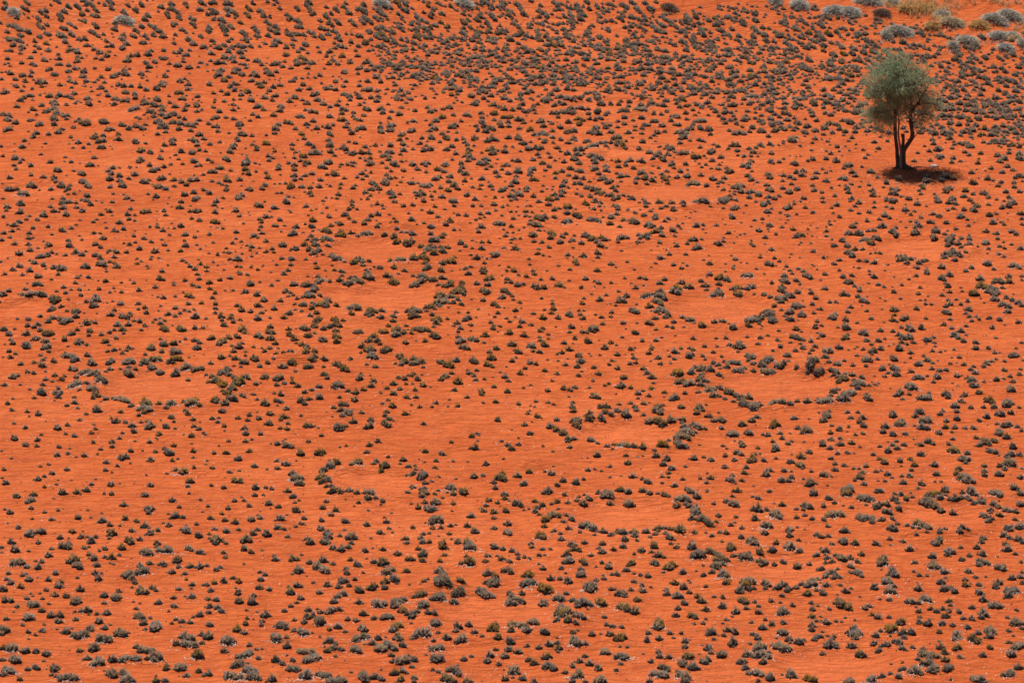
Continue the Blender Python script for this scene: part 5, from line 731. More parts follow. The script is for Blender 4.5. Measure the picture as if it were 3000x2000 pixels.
def tussock(lobes=12, per=8, core=True, h=0.60):
    """unit-wide cushion of grass: a dense heart painted shade-dark and many finger-like bunches of blades"""
    Vs, Fs, Cs = [], [], []; off = 0
    if core:
        m = 8; rings = [(0.38, 0.0), (0.40, 0.12), (0.25, 0.25)]
        v = []
        for k, (r, z) in enumerate(rings):
            for a in range(m):
                an = 2*math.pi*(a+0.5*k)/m; rr = r*(0.80+0.34*rng.random())
                v.append((rr*math.cos(an), rr*math.sin(an), z*(0.8+0.4*rng.random())-(0.05 if k == 0 else 0)))
        v.append((0, 0, 0.30)); v = np.array(v); f = []
        for k in range(2):
            for a in range(m):
                p, q = k*m+a, k*m+(a+1) % m
                f += [(p, q, p+m), (q, q+m, p+m)]
        for a in range(m): f.append((2*m+a, 2*m+(a+1) % m, 3*m))
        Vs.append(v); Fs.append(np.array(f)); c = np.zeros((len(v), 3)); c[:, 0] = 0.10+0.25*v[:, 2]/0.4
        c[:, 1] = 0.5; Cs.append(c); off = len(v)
    az = rng.random(lobes)*2*math.pi; el = np.radians(12+75*rng.random(lobes)**0.8)
    L = 0.44+0.20*rng.random(lobes)
    dirs = np.stack([np.cos(az)*np.cos(el), np.sin(az)*np.cos(el), np.sin(el)*h/0.55], 1)
    tips = dirs*L[:, None]; tips[:, 2] += 0.03
    n = lobes*per
    T = np.repeat(tips, per, 0)+rng.normal(0, 0.055, (n, 3)); T[:, 2] = np.maximum(T[:, 2], 0.04)
    D = np.repeat(dirs, per, 0)
    P0 = D*(0.16+0.14*rng.random(n))[:, None]+rng.normal(0, 0.045, (n, 3)); P0[:, 2] = np.clip(P0[:, 2]*0.5, 0, 0.3)
    V, F = spikes(P0, T, 0.095)
    V = V[:, :]
    c = np.zeros((len(V), 3)); gl = np.repeat(rng.random(lobes), per)
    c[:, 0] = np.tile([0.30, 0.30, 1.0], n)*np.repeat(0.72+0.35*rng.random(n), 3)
    c[:, 1] = np.repeat(np.clip(0.25+0.6*gl+rng.normal(0, 0.14, n), 0, 1), 3)
    Vs.append(V); Fs.append(F+off); Cs.append(c)
    return np.concatenate(Vs), np.concatenate(Fs), np.concatenate(Cs)

TPL = [tussock(13, 8) for _ in range(26)]
TPL_HI = [tussock(20, 12) for _ in range(20)]
TPL_LO = [tussock(6, 4, False, 0.6) for _ in range(12)]
TPL_FLAT = [tussock(11, 6, True, 0.40) for _ in range(12)]

class Acc:
    def __init__(self): self.V, self.F, self.C, self.n = [], [], [], 0
    def add(self, V, F, C):
        self.V.append(V); self.F.append(F+self.n); self.C.append(C); self.n += len(V)
    def build(self, name, mat, parent=None):
        return mesh_np(name, np.concatenate(self.V), np.concatenate(self.F), mat, np.concatenate(self.C), parent=parent)

def yellowness(x, y):
    """share of fresher yellow tufts: more in the open middle and lower-left of the plain"""
    a = np.exp(-((x+4)/13.0)**2-((y-200)/30.0)**2)*0.75
    return np.clip(a+0.10+0.15*np.sin(x*0.5)*np.cos(y*0.31), 0, 1)

def lean(x, y):
    """on the dune slope the tufts trail along its contours"""
    up = sstep((y-float(np.interp(x, FOOT_X, FOOT_Y))+2)/6)
    return -0.55*float(up)

def place(acc, tpl, x, y, w, org=(0, 0, 0), hs=1.0, stretch=1.0, yel=0.0, tone=None):
    V, F, C = tpl
    a = rng.random()*2*math.pi; ca, sa = math.cos(a), math.sin(a)
    P = np.empty_like(V)
    P[:, 0] = (V[:, 0]*ca-V[:, 1]*sa)*w*stretch
    P[:, 1] = (V[:, 0]*sa+V[:, 1]*ca)*w
    P[:, 2] = V[:, 2]*w*hs
    P[:, 1] += P[:, 0]*lean(x, y)
    z = float(zat(x, y))
    # follow the slope of the ground
    gxs = (float(zat(x+0.3, y))-float(zat(x-0.3, y)))/0.6; gys = (float(zat(x, y+0.3))-float(zat(x, y-0.3)))/0.6
    P[:, 2] += P[:, 0]*gxs+P[:, 1]*gys-0.015
    P += np.array([x-org[0], y-org[1], z-org[2]])
    C = C.copy(); t = rng.random() if tone is None else tone
    C[:, 1] = np.clip(C[:, 1]*0.55+t*0.45, 0, 1)
    C[:, 2] = yel
    acc.add(P, F, C)

def tuft(acc, x, y, w, tpls, org=(0, 0, 0)):
    yy = float(yellowness(x, y)); yel = rng.random()*0.35 if rng.random() > yy else 0.45+0.55*rng.random()
    tone = rng.random()
    if w > 0.62: yel *= 0.45
    k = rng.integers(len(tpls))
    if w <= 0.40:
        place(acc, tpls[k], x, y, w*1.16, org, 0.88+0.25*rng.random(), 1.0+0.2*rng.random(), yel, tone)
        if w > 0.22 and rng.random() < 0.35:
            s = rng.choice([-1, 1])
            place(acc, tpls[rng.integers(len(tpls))], x+s*w*0.5, y-0.12+0.2*rng.random(), w*0.55, org, 0.8, 1.0, yel, tone)
        return
    n = int(math.ceil(w/0.17)); ph = rng.random()*6
    for i in range(n):
        u = (i+0.5)/n-0.5
        s = (0.36+0.16*rng.random())*(1.0-0.45*abs(u)*2*rng.random())*min(1.25, max(1.0, w/0.8))
        px = x+u*(w-0.16)+rng.normal(0, 0.03)
        py = y+0.08*math.sin(ph+u*5)+rng.normal(0, 0.07)+u*w*lean(x, y)*1.3
        place(acc, tpls[rng.integers(len(tpls))], px, py, s, org, (0.85+0.3*rng.random())*(0.82 if w > 0.6 else 1.0), 1.0, np.clip(yel+rng.normal(0, 0.12), 0, 1),
              np.clip(tone+rng.normal(0, 0.2), 0, 1))

def straws(n, cx, cy, rx, ry, org=(0, 0, 0), lmin=0.06, lmax=0.2, wd=0.018):
    """dead curled leaves lying on the sand"""
    x = cx+rng.normal(0, 1, n)*rx; y = cy+rng.normal(0, 1, n)*ry
    a = rng.random(n)*2*math.pi; L = lmin+(lmax-lmin)*rng.random(n)**1.5; b = a+rng.normal(0, 0.9, n)
    z0 = zat(x, y)+0.012
    x1 = x+np.cos(a)*L*0.5; y1 = y+np.sin(a)*L*0.5; x2 = x1+np.cos(b)*L*0.5; y2 = y1+np.sin(b)*L*0.5
    P0 = np.stack([x, y, z0], 1); P1 = np.stack([x1, y1, zat(x1, y1)+0.02+0.05*rng.random(n)], 1); P2 = np.stack([x2, y2, zat(x2, y2)+0.012], 1)
    d = P2-P0; s = np.stack([-d[:, 1], d[:, 0], np.zeros(n)], 1); s /= np.linalg.norm(s, axis=1)[:, None]+1e-9
    s[:, 2] = rng.normal(0, 0.5, n); s *= wd*(0.6+0.8*rng.random(n))[:, None]*0.5
    V = np.stack([P0-s, P0+s, P1+s, P1-s, P2], 1).reshape(-1, 3)-np.array(org)
    q = (np.arange(n)*5)[:, None]
    F = np.concatenate([q+np.array([0, 1, 2]), q+np.array([0, 2, 3]), q+np.array([3, 2, 4])])
    return V, F

BIG_LABELS = [
'rightmost long grass tuft on the left rim of the bottom right bare circle',
'long low grass tuft just right of the bottom right bare circle',
'long low grass tuft on the upper left rim of the bottom middle bare circle',
'long low grass tuft just upper right of the bottom edge left of centre',
'long low grass tuft on the lower left rim of the large left bare circle',
'long low grass tuft on the upper left rim of the bottom right bare circle',
'long low grass tuft just left of the picture centre',
'rightmost long low grass tuft just right of the bottom edge left of centre',
'leftmost long low grass tuft just left of the faint right edge bare circle',
'rightmost long low grass tuft just left of the faint right edge bare circle',
'long low grass tuft just right of the bottom left corner',
'leftmost long grass tuft on the left rim of the bottom right bare circle',
'long low grass tuft just lower right of the bottom left corner',
'long low grass tuft just above the bottom right corner',
'long low grass tuft on the lower right rim of the bottom middle bare circle',
'long low grass tuft just lower left of the upper left corner',
'leftmost long low grass tuft just right of the bottom edge left of centre',
'long low grass tuft just above the bottom edge left of centre',
'long low grass tuft just upper left of the faint right edge bare circle',
'long low grass tuft just upper left of the bottom edge left of centre',
'long low grass tuft just left of the bottom middle bare circle',
'long low tuft on the lower left rim of the lower circle of the centre-left pair',
'long low grass tuft just lower left of the bottom middle bare circle',
'long low grass tuft on the back rim of the bottom middle bare circle',
'long low grass tuft just lower right of the bare circle cut by the left edge',
'long low grass tuft far above the bottom right corner',
'long low grass tuft far lower right of the bottom middle bare circle',
'long low grass tuft just below the bottom right corner',
'leftmost wide grass tuft just upper right of the bottom left corner',
'wide grass tuft far below the bottom middle bare circle, second from left',
'wide grass tuft on the right rim of the lower middle bare circle',
'wide grass tuft on the lower right rim of the large circle with red scarp',
'wide grass tuft just above the bottom right bare circle',
'wide grass tuft on the back rim of the bare circle cut by the left edge',
'wide grass tuft on the upper left rim of the large left bare circle',
'wide grass tuft on the front rim of the large left bare circle',
'wide grass tuft just lower left of the open plain at lower left',
'wide grass tuft on the back rim of the large circle with red scarp',
'wide grass tuft far below the faint right edge bare circle',
'leftmost wide grass tuft just left of the bottom edge left of centre',
'wide grass tuft on the upper right rim of the bare circle right of centre',
'wide grass tuft far left of the bottom right bare circle',
'rightmost wide grass tuft just lower left of the bottom middle bare circle',
'leftmost wide grass tuft on the right rim of the large circle with red scarp',
'wide grass tuft just below the bottom edge left of centre',
'rightmost wide grass tuft just left of the bottom middle bare circle',
'wide grass tuft just right of the bottom edge left of centre, second from left',
'rightmost wide grass tuft just right of the bottom edge left of centre',
'wide grass tuft just lower left of the bottom right corner',
'wide grass tuft just lower left of the bottom left corner',
'leftmost wide grass tuft on the right rim of the lower right bare circle',
'wide grass tuft on the left rim of the thin bare circle above centre',
'leftmost wide grass tuft far lower left of the open plain at lower left',
'leftmost wide grass tuft far below the bottom middle bare circle',
'wide grass tuft on the upper right rim of the lower circle of the centre-left pair',
'leftmost wide grass tuft just right of the bottom edge left of centre',
'leftmost wide grass tuft just above the bottom edge left of centre',
'wide grass tuft just upper left of the bottom middle bare circle',
'rightmost wide grass tuft on the right rim of the lower right bare circle',
'wide grass tuft on the back rim of the bottom middle bare circle',
'wide grass tuft just upper left of the bottom edge left of centre',
'wide grass tuft on the left rim of the lower circle of the centre-left pair',
'wide grass tuft far upper left of the thin bare circle above centre',
'wide tuft on the upper left rim of the thin bare circle left of the tree',
'rightmost wide grass tuft just upper right of the bottom left corner',
'wide grass tuft on the lower left rim of the bottom right bare circle',
'wide grass tuft just upper left of the lower right bare circle',
'leftmost wide grass tuft on the right rim of the bottom middle bare circle',
'rightmost wide grass tuft just lower left of the picture centre',
'wide grass tuft on the upper left rim of the lower right bare circle',
'rightmost wide grass tuft on the right rim of the large circle with red scarp',
'wide grass tuft just upper right of the faint right edge bare circle',
'wide grass tuft just right of the bare circle right of centre',
'wide grass tuft far lower left of the bottom middle bare circle',
'wide grass tuft just lower right of the lower right bare circle',
'wide grass tuft far below the left edge, lower half',
'rightmost wide grass tuft just above the bottom edge left of centre',
'rightmost wide grass tuft on the right rim of the bottom middle bare circle',
'wide grass tuft far below the right edge midpoint',
'leftmost wide grass tuft just lower left of the picture centre',
'wide grass tuft just upper left of the bottom right bare circle',
'wide grass tuft on the right rim of the bottom right bare circle',
'wide grass tuft on the right rim of the bare circle just below centre',
'wide grass tuft on the upper right rim of the lower middle bare circle',
'leftmost wide grass tuft just lower left of the bottom middle bare circle',
'wide grass tuft just lower left of the bottom middle bare circle, second from left',
'wide grass tuft just upper left of the bare circle right of centre',
'rightmost wide grass tuft far lower left of the open plain at lower left',
'wide grass tuft on the lower left rim of the lower right bare circle',
'wide grass tuft just lower right of the faint bare patch on the upper plain',
'wide grass tuft on the back rim of the thin bare circle above centre',
'wide grass tuft far lower right of the large left bare circle',
'wide grass tuft just above the bottom left corner',
'wide grass tuft on the left rim of the large left bare circle',
'wide grass tuft far upper right of the bottom left corner',
'rightmost wide grass tuft just left of the bottom edge left of centre',
'leftmost wide grass tuft just left of the bottom middle bare circle',
'wide grass tuft on the front rim of the large circle with red scarp',
'wide grass tuft on the left rim of the large circle with red scarp',
'wide grass tuft far lower left of the lower middle bare circle',
'wide grass tuft just upper right of the bottom middle bare circle',
'rightmost wide grass tuft far below the bottom middle bare circle',
'wide grass tuft just left of the bottom right bare circle',
'wide grass tuft just lower right of the bottom edge left of centre',
'wide grass tuft just upper left of the bottom right corner',
'wide grass tuft just upper right of the bottom right bare circle',
'rounded grass tuft just upper left of the upper left edge stretch',
'rounded grass tuft on the back rim of the thin bare circle left of the tree',
'rounded grass tuft on the upper left rim of the faint upper middle circle',
'rounded grass tuft just upper left of the dense tuft field left of the tree',
'rounded grass tuft far lower right of the upper left bare circle',
'rounded grass tuft just upper left of the bottom right corner',
'rightmost rounded grass tuft just above the lower right bare circle',
'rounded grass tuft on the left rim of the lower middle bare circle',
'rightmost rounded grass tuft just lower right of the bottom middle bare circle',
'rounded tuft on the upper right rim of the bare circle lower left of the tree',
'rightmost tuft on lower right rim of the bare circle lower left of the tree',
'rounded grass tuft just left of the bottom right corner',
'rounded grass tuft on the lower right rim of the bare circle below the tree',
'leftmost rounded grass tuft just upper left of the large left bare circle',
'leftmost rounded grass tuft just above the faint right edge bare circle',
'rounded grass tuft on the lower left rim of the large circle with red scarp',
'rounded grass tuft on the back rim of the bare circle right of centre',
'rightmost round grass tuft on the left rim of the bare circle right of centre',
'rounded grass tuft on the back rim of the faint right edge bare circle',
'leftmost rounded grass tuft just right of the bottom left corner',
'rounded grass tuft far right of the lower right bare circle',
'rounded grass tuft just above the faint right edge bare circle, second from left',
'rounded grass tuft just above the small circle under the centre-left pair',
'leftmost round grass tuft on the upper right rim of the bottom middle bare circle',
'rightmost rounded grass tuft just upper right of the bottom edge left of centre',
'rightmost round grass tuft on the upper left rim of the bottom middle bare circle',
'leftmost rounded grass tuft on the front rim of the large left bare circle',
'rounded grass tuft far lower left of the bottom middle bare circle',
'rounded grass tuft far lower left of the open plain at lower left',
'rightmost round tuft on the upper left rim of the lower circle of the centre-left pair',
'rounded grass tuft on the lower right rim of the large left bare circle',
'leftmost rounded grass tuft on the left rim of the large left bare circle',
'rounded grass tuft just below the right edge midpoint',
'rounded grass tuft just right of the small circle under the centre-left pair',
'leftmost rounded grass tuft on the back rim of the bottom middle bare circle',
'rightmost rounded grass tuft far lower right of the bare circle below the tree',
'rounded grass tuft just lower left of the lower right bare circle',
'rounded grass tuft on the upper left rim of the large circle with red scarp',
'leftmost rounded grass tuft just lower left of the bottom middle bare circle',
'rounded grass tuft just upper left of the picture centre',
'rightmost rounded grass tuft just right of the lower middle bare circle',
'rounded grass tuft just lower right of the lower right bare circle',
'rightmost rounded grass tuft just above the bottom left corner',
'rounded grass tuft far lower right of the small circle under the centre-left pair',
'rightmost rounded grass tuft just upper left of the bottom middle bare circle',
'rounded grass tuft on the lower right rim of the large circle with red scarp',
'leftmost round grass tuft on the upper left rim of the bottom middle bare circle',
'rounded grass tuft far above the faint right edge bare circle',
'leftmost round grass tuft on the upper left rim of the large left bare circle',
'rounded grass tuft on the lower right rim of the lower circle of the centre-left pair',
'rightmost rounded grass tuft on the left rim of the large left bare circle',
'rounded grass tuft far lower right of the bottom middle bare circle',
'rounded grass tuft just below the picture centre',
'rounded grass tuft just right of the bare circle just below centre',
'rightmost rounded grass tuft just above the bottom right corner',
'rounded grass tuft on the back rim of the bottom right bare circle',
'rounded grass tuft just below the upper left corner',
'rounded grass tuft on the upper left rim of the thin bare circle above centre',
'rounded grass tuft on the lower right rim of the upper circle of the centre-left pair',
'rounded grass tuft on the lower left rim of the upper circle of the centre-left pair',
'rounded grass tuft just lower right of the faint upper left bare patch',
'rounded grass tuft just left of the thin bare circle above centre',
'rounded grass tuft on the back rim of the upper circle of the centre-left pair',
'rounded grass tuft on the upper left rim of the upper circle of the centre-left pair',
'rounded grass tuft just right of the dense tuft field left of the tree',
'rounded grass tuft far upper left of the thin bare circle above centre',
'rounded grass tuft on the front rim of the bare circle just below centre',
'leftmost tuft on lower right rim of the bare circle lower left of the tree',
'rounded grass tuft just right of the bottom left corner, third from left',
'rounded grass tuft just lower right of the bare circle below the tree',
'rounded grass tuft far upper left of the bottom edge left of centre',
'leftmost rounded grass tuft just upper left of the bottom edge left of centre',
'rightmost rounded grass tuft just lower left of the bottom middle bare circle',
'leftmost rounded grass tuft just lower right of the bottom middle bare circle',
'rounded grass tuft on the lower right rim of the lower middle bare circle',
'rounded grass tuft on the back rim of the lower middle bare circle',
'rightmost rounded grass tuft just right of the lower right bare circle',
'rightmost rounded grass tuft on the back rim of the bottom middle bare circle',
'rounded grass tuft just lower left of the bare circle right of centre',
'rounded grass tuft on the right rim of the large left bare circle, second from left',
'rounded grass tuft just left of the small circle under the centre-left pair',
'rounded grass tuft on the upper right rim of the small circle under the centre-left pair',
'rounded grass tuft on the back rim of the large circle with red scarp',
'rounded grass tuft just upper left of the lower right bare circle',
'leftmost rounded grass tuft on the left rim of the lower right bare circle',
'leftmost rounded grass tuft just upper right of the bottom edge left of centre',
'leftmost rounded grass tuft just right of the bottom middle bare circle',
'rounded grass tuft just left of the bottom edge left of centre',
'rounded grass tuft on the front rim of the bottom middle bare circle',
'rounded grass tuft on the lower left rim of the bottom middle bare circle',
'leftmost rounded grass tuft on the back rim of the large left bare circle',
'rounded grass tuft just right of the bottom edge left of centre',
'rounded grass tuft just below the lower right bare circle',
'rounded grass tuft on the back rim of the large left bare circle, second from left',
'round tuft on the upper left rim of the large left bare circle, second from left',
'rounded grass tuft just above the bare circle right of centre',
'leftmost round grass tuft on the left rim of the bare circle right of centre',
'rounded grass tuft just upper right of the lower right bare circle',
'rightmost rounded grass tuft just below the large circle with red scarp',
'rounded grass tuft on the lower right rim of the bare circle just below centre',
'rounded grass tuft far lower left of the right edge midpoint',
'rightmost rounded grass tuft on the left rim of the lower right bare circle',
'rounded grass tuft far below the right edge midpoint',
'leftmost rounded grass tuft far upper left of the bottom middle bare circle',
'rounded grass tuft on the front rim of the lower circle of the centre-left pair',
'leftmost round tuft on the upper left rim of the lower circle of the centre-left pair',
'rounded grass tuft on the lower left rim of the lower middle bare circle',
'rounded grass tuft just lower left of the lower middle bare circle',
'rounded grass tuft far above the dense tuft field left of the tree',
'rounded grass tuft far lower left of the faint bare patch on the upper plain',
'rounded grass tuft on the left rim of the thin bare circle left of the tree',
'rounded grass tuft just upper left of the upper circle of the centre-left pair',
'rounded grass tuft on the upper right rim of the upper left bare circle',
'rounded grass tuft just upper left of the faint upper left bare patch',
'rounded grass tuft just lower right of the large circle with red scarp',
'rounded grass tuft far right of the bottom edge left of centre',
'rounded grass tuft just upper right of the bottom edge left of centre, second from left',
'rounded grass tuft on the right rim of the large circle with red scarp',
'rounded grass tuft just above the large circle with red scarp',
'rounded grass tuft just lower left of the picture centre',
'rounded grass tuft just above the bottom left corner, second from left',
'leftmost rounded grass tuft just above the bottom left corner',
'rightmost rounded grass tuft just right of the bottom left corner',
'rounded grass tuft on the left rim of the bare circle below the tree',
'rounded grass tuft just lower left of the right edge midpoint',
'rounded grass tuft far below the left edge, lower half',
'rounded grass tuft just right of the large circle with red scarp',
'rounded grass tuft just right of the bottom middle bare circle, second from left',
'rounded grass tuft on the lower right rim of the bottom middle bare circle',
'rightmost rounded grass tuft just upper left of the faint right edge bare circle',
'rounded grass tuft just above the large left bare circle',
'rounded grass tuft just upper left of the open plain at lower left',
'rightmost rounded grass tuft just right of the bottom middle bare circle',
'rightmost rounded grass tuft just upper left of the large left bare circle',
'rightmost rounded grass tuft on the back rim of the large left bare circle',
'rounded grass tuft on the right rim of the thin bare circle left of the tree',
'rounded grass tuft far lower right of the lower right bare circle',
'leftmost rounded grass tuft just below the large circle with red scarp',
'rounded grass tuft just right of the bottom left corner, second from left',
'rounded grass tuft far below the lower circle of the centre-left pair',
'leftmost rounded grass tuft just above the lower right bare circle',
'leftmost rounded grass tuft far lower right of the bare circle below the tree',
'rounded grass tuft just left of the lower right bare circle',
'rounded grass tuft just above the picture centre',
'rounded grass tuft just below the lower circle of the centre-left pair',
'rounded grass tuft far below the bottom middle bare circle',
'rounded grass tuft just right of the large left bare circle',
'rounded grass tuft on the left rim of the lower circle of the centre-left pair',
'leftmost rounded grass tuft just right of the lower middle bare circle',
'rightmost rounded grass tuft on the right rim of the large left bare circle',
'rightmost round grass tuft on the upper right rim of the bottom middle bare circle',
'rounded grass tuft far lower right of the bare circle below the tree, second from left',
'rounded grass tuft on the lower right rim of the small circle under the centre-left pair',
'rounded grass tuft just below the open sand below centre',
'leftmost rounded grass tuft on the right rim of the large left bare circle',
'leftmost rounded grass tuft just upper left of the bottom middle bare circle',
'rightmost rounded grass tuft far upper left of the bottom middle bare circle',
'rounded grass tuft just lower left of the bottom middle bare circle, third from left',
'rounded grass tuft far right of the bottom middle bare circle',
'rightmost rounded grass tuft just above the faint right edge bare circle',
'rounded grass tuft on the left rim of the bottom middle bare circle',
'rounded grass tuft just above the bottom right corner, second from left',
'rounded grass tuft just left of the bottom middle bare circle',
'rounded grass tuft on the front rim of the large circle with red scarp',
'rounded grass tuft just below the open plain at lower left',
'rounded grass tuft on the back rim of the lower circle of the centre-left pair',
'leftmost rounded grass tuft just left of the bottom right bare circle',
'rightmost rounded grass tuft just left of the bottom right bare circle',
'rounded grass tuft just upper left of the bottom right bare circle',
'rightmost rounded grass tuft on the front rim of the large left bare circle',
'rounded grass tuft on the right rim of the bare circle just below centre',
'rounded grass tuft on the lower right rim of the bottom right bare circle',
'rounded grass tuft on the front rim of the bottom right bare circle',
'rounded grass tuft on the lower right rim of the lower right bare circle',
'rounded grass tuft on the upper left rim of the lower right bare circle',
'rounded grass tuft on the lower right rim of the thin bare circle above centre',
'rightmost rounded grass tuft just right of the bottom right bare circle',
'leftmost rounded grass tuft just right of the bottom right bare circle',
'leftmost rounded grass tuft just above the bottom right corner',
'rounded grass tuft far lower left of the lower middle bare circle',
'rounded grass tuft just above the bottom middle bare circle',
'rounded grass tuft on the front rim of the faint right edge bare circle',
'rounded grass tuft on the lower left rim of the faint right edge bare circle',
'leftmost rounded grass tuft just right of the lower right bare circle',
'rounded grass tuft just upper left of the bare circle right of centre',
'rightmost round grass tuft on the upper left rim of the large left bare circle',
'leftmost rounded grass tuft just upper left of the faint right edge bare circle',
'rounded grass tuft on the upper right rim of the lower right bare circle',
'rounded grass tuft on the lower left rim of the bottom right bare circle',
'rounded grass tuft on the left rim of the large circle with red scarp',
'rounded grass tuft just left of the large circle with red scarp',
'rounded grass tuft just upper left of the large circle with red scarp',
'rightmost rounded grass tuft just upper left of the bottom edge left of centre',
'rounded grass tuft just lower left of the bottom middle bare circle, second from left']

# ------------------------------------------------------------------ the 300 largest tufts, each a thing of its own
NB = len(BIG_LABELS)
for i in range(NB):
    x, y, w = float(TX[i]), float(TY[i]), float(TW[i])
    org = (x, y, float(zat(x, y)))
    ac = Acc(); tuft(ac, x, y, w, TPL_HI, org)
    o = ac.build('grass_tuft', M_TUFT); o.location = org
    tag(o, BIG_LABELS[i], 'grass tuft', 'large grass tufts on the red sand plain')
    if rng.random() < 0.6:
        V, F = straws(int(10+30*rng.random()), x+rng.normal(0, 0.1), y-0.20, w*0.42, 0.10, org)
        tag(mesh_np('dead_straw', V, F, M_STRAW, parent=o), kind='stuff')

# ------------------------------------------------------------------ all the smaller tufts as one mass
ac = Acc()
for i in range(NB, len(TX)):
    tuft(ac, float(TX[i]), float(TY[i]), float(TW[i]), TPL)
# sprigs between them, and the plain going on outside the frame
def half_w(y): return 1500.0/F_PX*np.hypot(y, CAM_Z)
cell = {}
def key(x, y): return (int(x//0.5), int(y//0.5))
for x, y, w in zip(TX, TY, TW): cell.setdefault(key(x, y), []).append((x, y, w))
def near(x, y, r):
    kx, ky = key(x, y)
    for a in (-1, 0, 1):
        for b in (-1, 0, 1):
            for (px, py, pw) in cell.get((kx+a, ky+b), ()):
                if (px-x)**2+(py-y)**2 < (pw*0.5+r)**2: return True
    return False
def in_circle(x, y, k=1.0):
    return bool(np.any(np.hypot(CIRCLES[:, 0]-x, CIRCLES[:, 1]-y) < CIRCLES[:, 2]*k))
cnt = 0; tries = 0
while cnt < 3900 and tries < 45000:
    tries += 1
    y = 152+(292-152)*rng.random(); x = (rng.random()*2-1)*half_w(y)
    if in_circle(x, y, 0.92): continue
    foot = float(np.interp(x, FOOT_X, FOOT_Y)); up = y > foot-14
    if up and y > foot+float(np.interp(x, FOOT_X, CREST_D))-1: continue
    if (x-TREE[0])**2+(y-TREE[1])**2 < 4: continue
    w = (0.16+0.16*rng.random()) if up and rng.random() < 0.6 else 0.08+0.12*rng.random()**1.5
    if near(x, y, w*0.5): continue
    place(ac, (TPL if w > 0.17 else TPL_LO)[rng.integers(12)], x, y, w, (0, 0, 0), 0.9, 1.0, rng.random()*float(yellowness(x, y)), rng.random())
    cell.setdefault(key(x, y), []).append((x, y, w)); cnt += 1
for cx, cy, r in CIRCLES:      # broken rims of the circles
    m = int(r*2*math.pi/0.42)
    ph = rng.random()*6
    for k in range(m):
        a = 2*math.pi*k/m+rng.normal(0, 0.05)
        if math.sin(a*3+ph)+rng.normal(0, 0.6) < -0.25: continue
        rr = r*(1.16+abs(rng.normal(0, 0.12))); x = cx+rr*math.cos(a); y = cy+rr*math.sin(a)
        if near(x, y, 0.02): continue
        w = 0.22+0.16*rng.random()
        place(ac, TPL[rng.integers(26)], x, y, w, (0, 0, 0), 0.9, 1.2, rng.random()*0.3, rng.random()*0.7)
        cell.setdefault(key(x, y), []).append((x, y, w))
cnt = 0; tries = 0
while cnt < 2000 and tries < 14000:
    tries += 1
    y = 240+38*rng.random(); x = -8+42*rng.random()
    foot = float(np.interp(x, FOOT_X, FOOT_Y)); d = y-foot
    if abs(x) > half_w(y) or d > 9 or d < -14+5*rng.random() or in_circle(x, y, 1.05) or (x-TREE[0])**2+(y-TREE[1])**2 < 6: continue
    if math.sin(x*0.8+y*0.7)+math.sin(x*0.5-y*0.9) < -0.9: continue
    w = 0.20+0.14*rng.random()
    if near(x, y, 0.04): continue
    place(ac, TPL[rng.integers(26)], x, y, w*1.1, (0, 0, 0), 0.9, 1.1, rng.random()*0.25, rng.random())
    cell.setdefault(key(x, y), []).append((x, y, w)); cnt += 1
for k in range(1700):
    if k < 1500:
        y = 150+140*rng.random(); x = (half_w(y)+0.3+7.5*rng.random())*rng.choice([-1, 1])
    else:
        y = 146+8*rng.random(); x = (rng.random()*2-1)*25
        if y > 153.2: continue
    w = 0.18+0.35*rng.random()**2
    place(ac, TPL_FLAT[rng.integers(12)], x, y, w, (0, 0, 0), 1.0, 1.1, 0.2, rng.random())
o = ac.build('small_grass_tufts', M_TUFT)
tag(o, 'thousands of small grey and tan grass tufts dotting the red sand', 'grass', kind='stuff')

# ------------------------------------------------------------------ loose dead straw, clods and twigs on the sand
n = 6500
y = 152+140*rng.random(n); x = (rng.random(n)*2-1)*(half_w(y)+3)
sel = rng.integers(0, len(TX), 9000)
xs = TX[sel]+rng.normal(0, 1, 9000)*(0.22+TW[sel]*0.3); ys = TY[sel]-0.12+rng.normal(0, 0.22, 9000)
V1, F1 = straws(n, x, y, 0.01, 0.01, lmin=0.04, lmax=0.16, wd=0.017)
V2, F2 = straws(9000, xs, ys, 0.01, 0.01, lmin=0.06, lmax=0.18, wd=0.015)
o = mesh_np('loose_straw', np.concatenate([V1, V2]), np.concatenate([F1, F2+len(V1)]), M_STRAW)
tag(o, 'pale dead grass leaves scattered over the red sand', 'straw', kind='stuff')
n = 9000
y = 152+140*rng.random(n); x = (rng.random(n)*2-1)*(half_w(y)+3)
r = 0.012+0.034*rng.random(n)**3
z = zat(x, y); an = rng.random(n)*6.28
ring = np.stack([np.stack([x+r*1.3*np.cos(an+k*2*math.pi/5)*(0.7+0.6*rng.random(n)), y+r*np.sin(an+k*2*math.pi/5)*(0.7+0.6*rng.random(n)), z-0.01], 1) for k in range(5)], 1)
top = np.stack([x+r*0.3, y, z+r*1.3], 1)[:, None]
V = np.concatenate([ring, top], 1).reshape(-1, 3); q = (np.arange(n)*6)[:, None]
F = np.concatenate([q+np.array([k, (k+1) % 5, 5]) for k in range(5)])
o = mesh_np('sand_clods', V, F, M_CLOD)
tag(o, 'small dark clods and droppings sprinkled on the red sand', 'clods', kind='stuff')

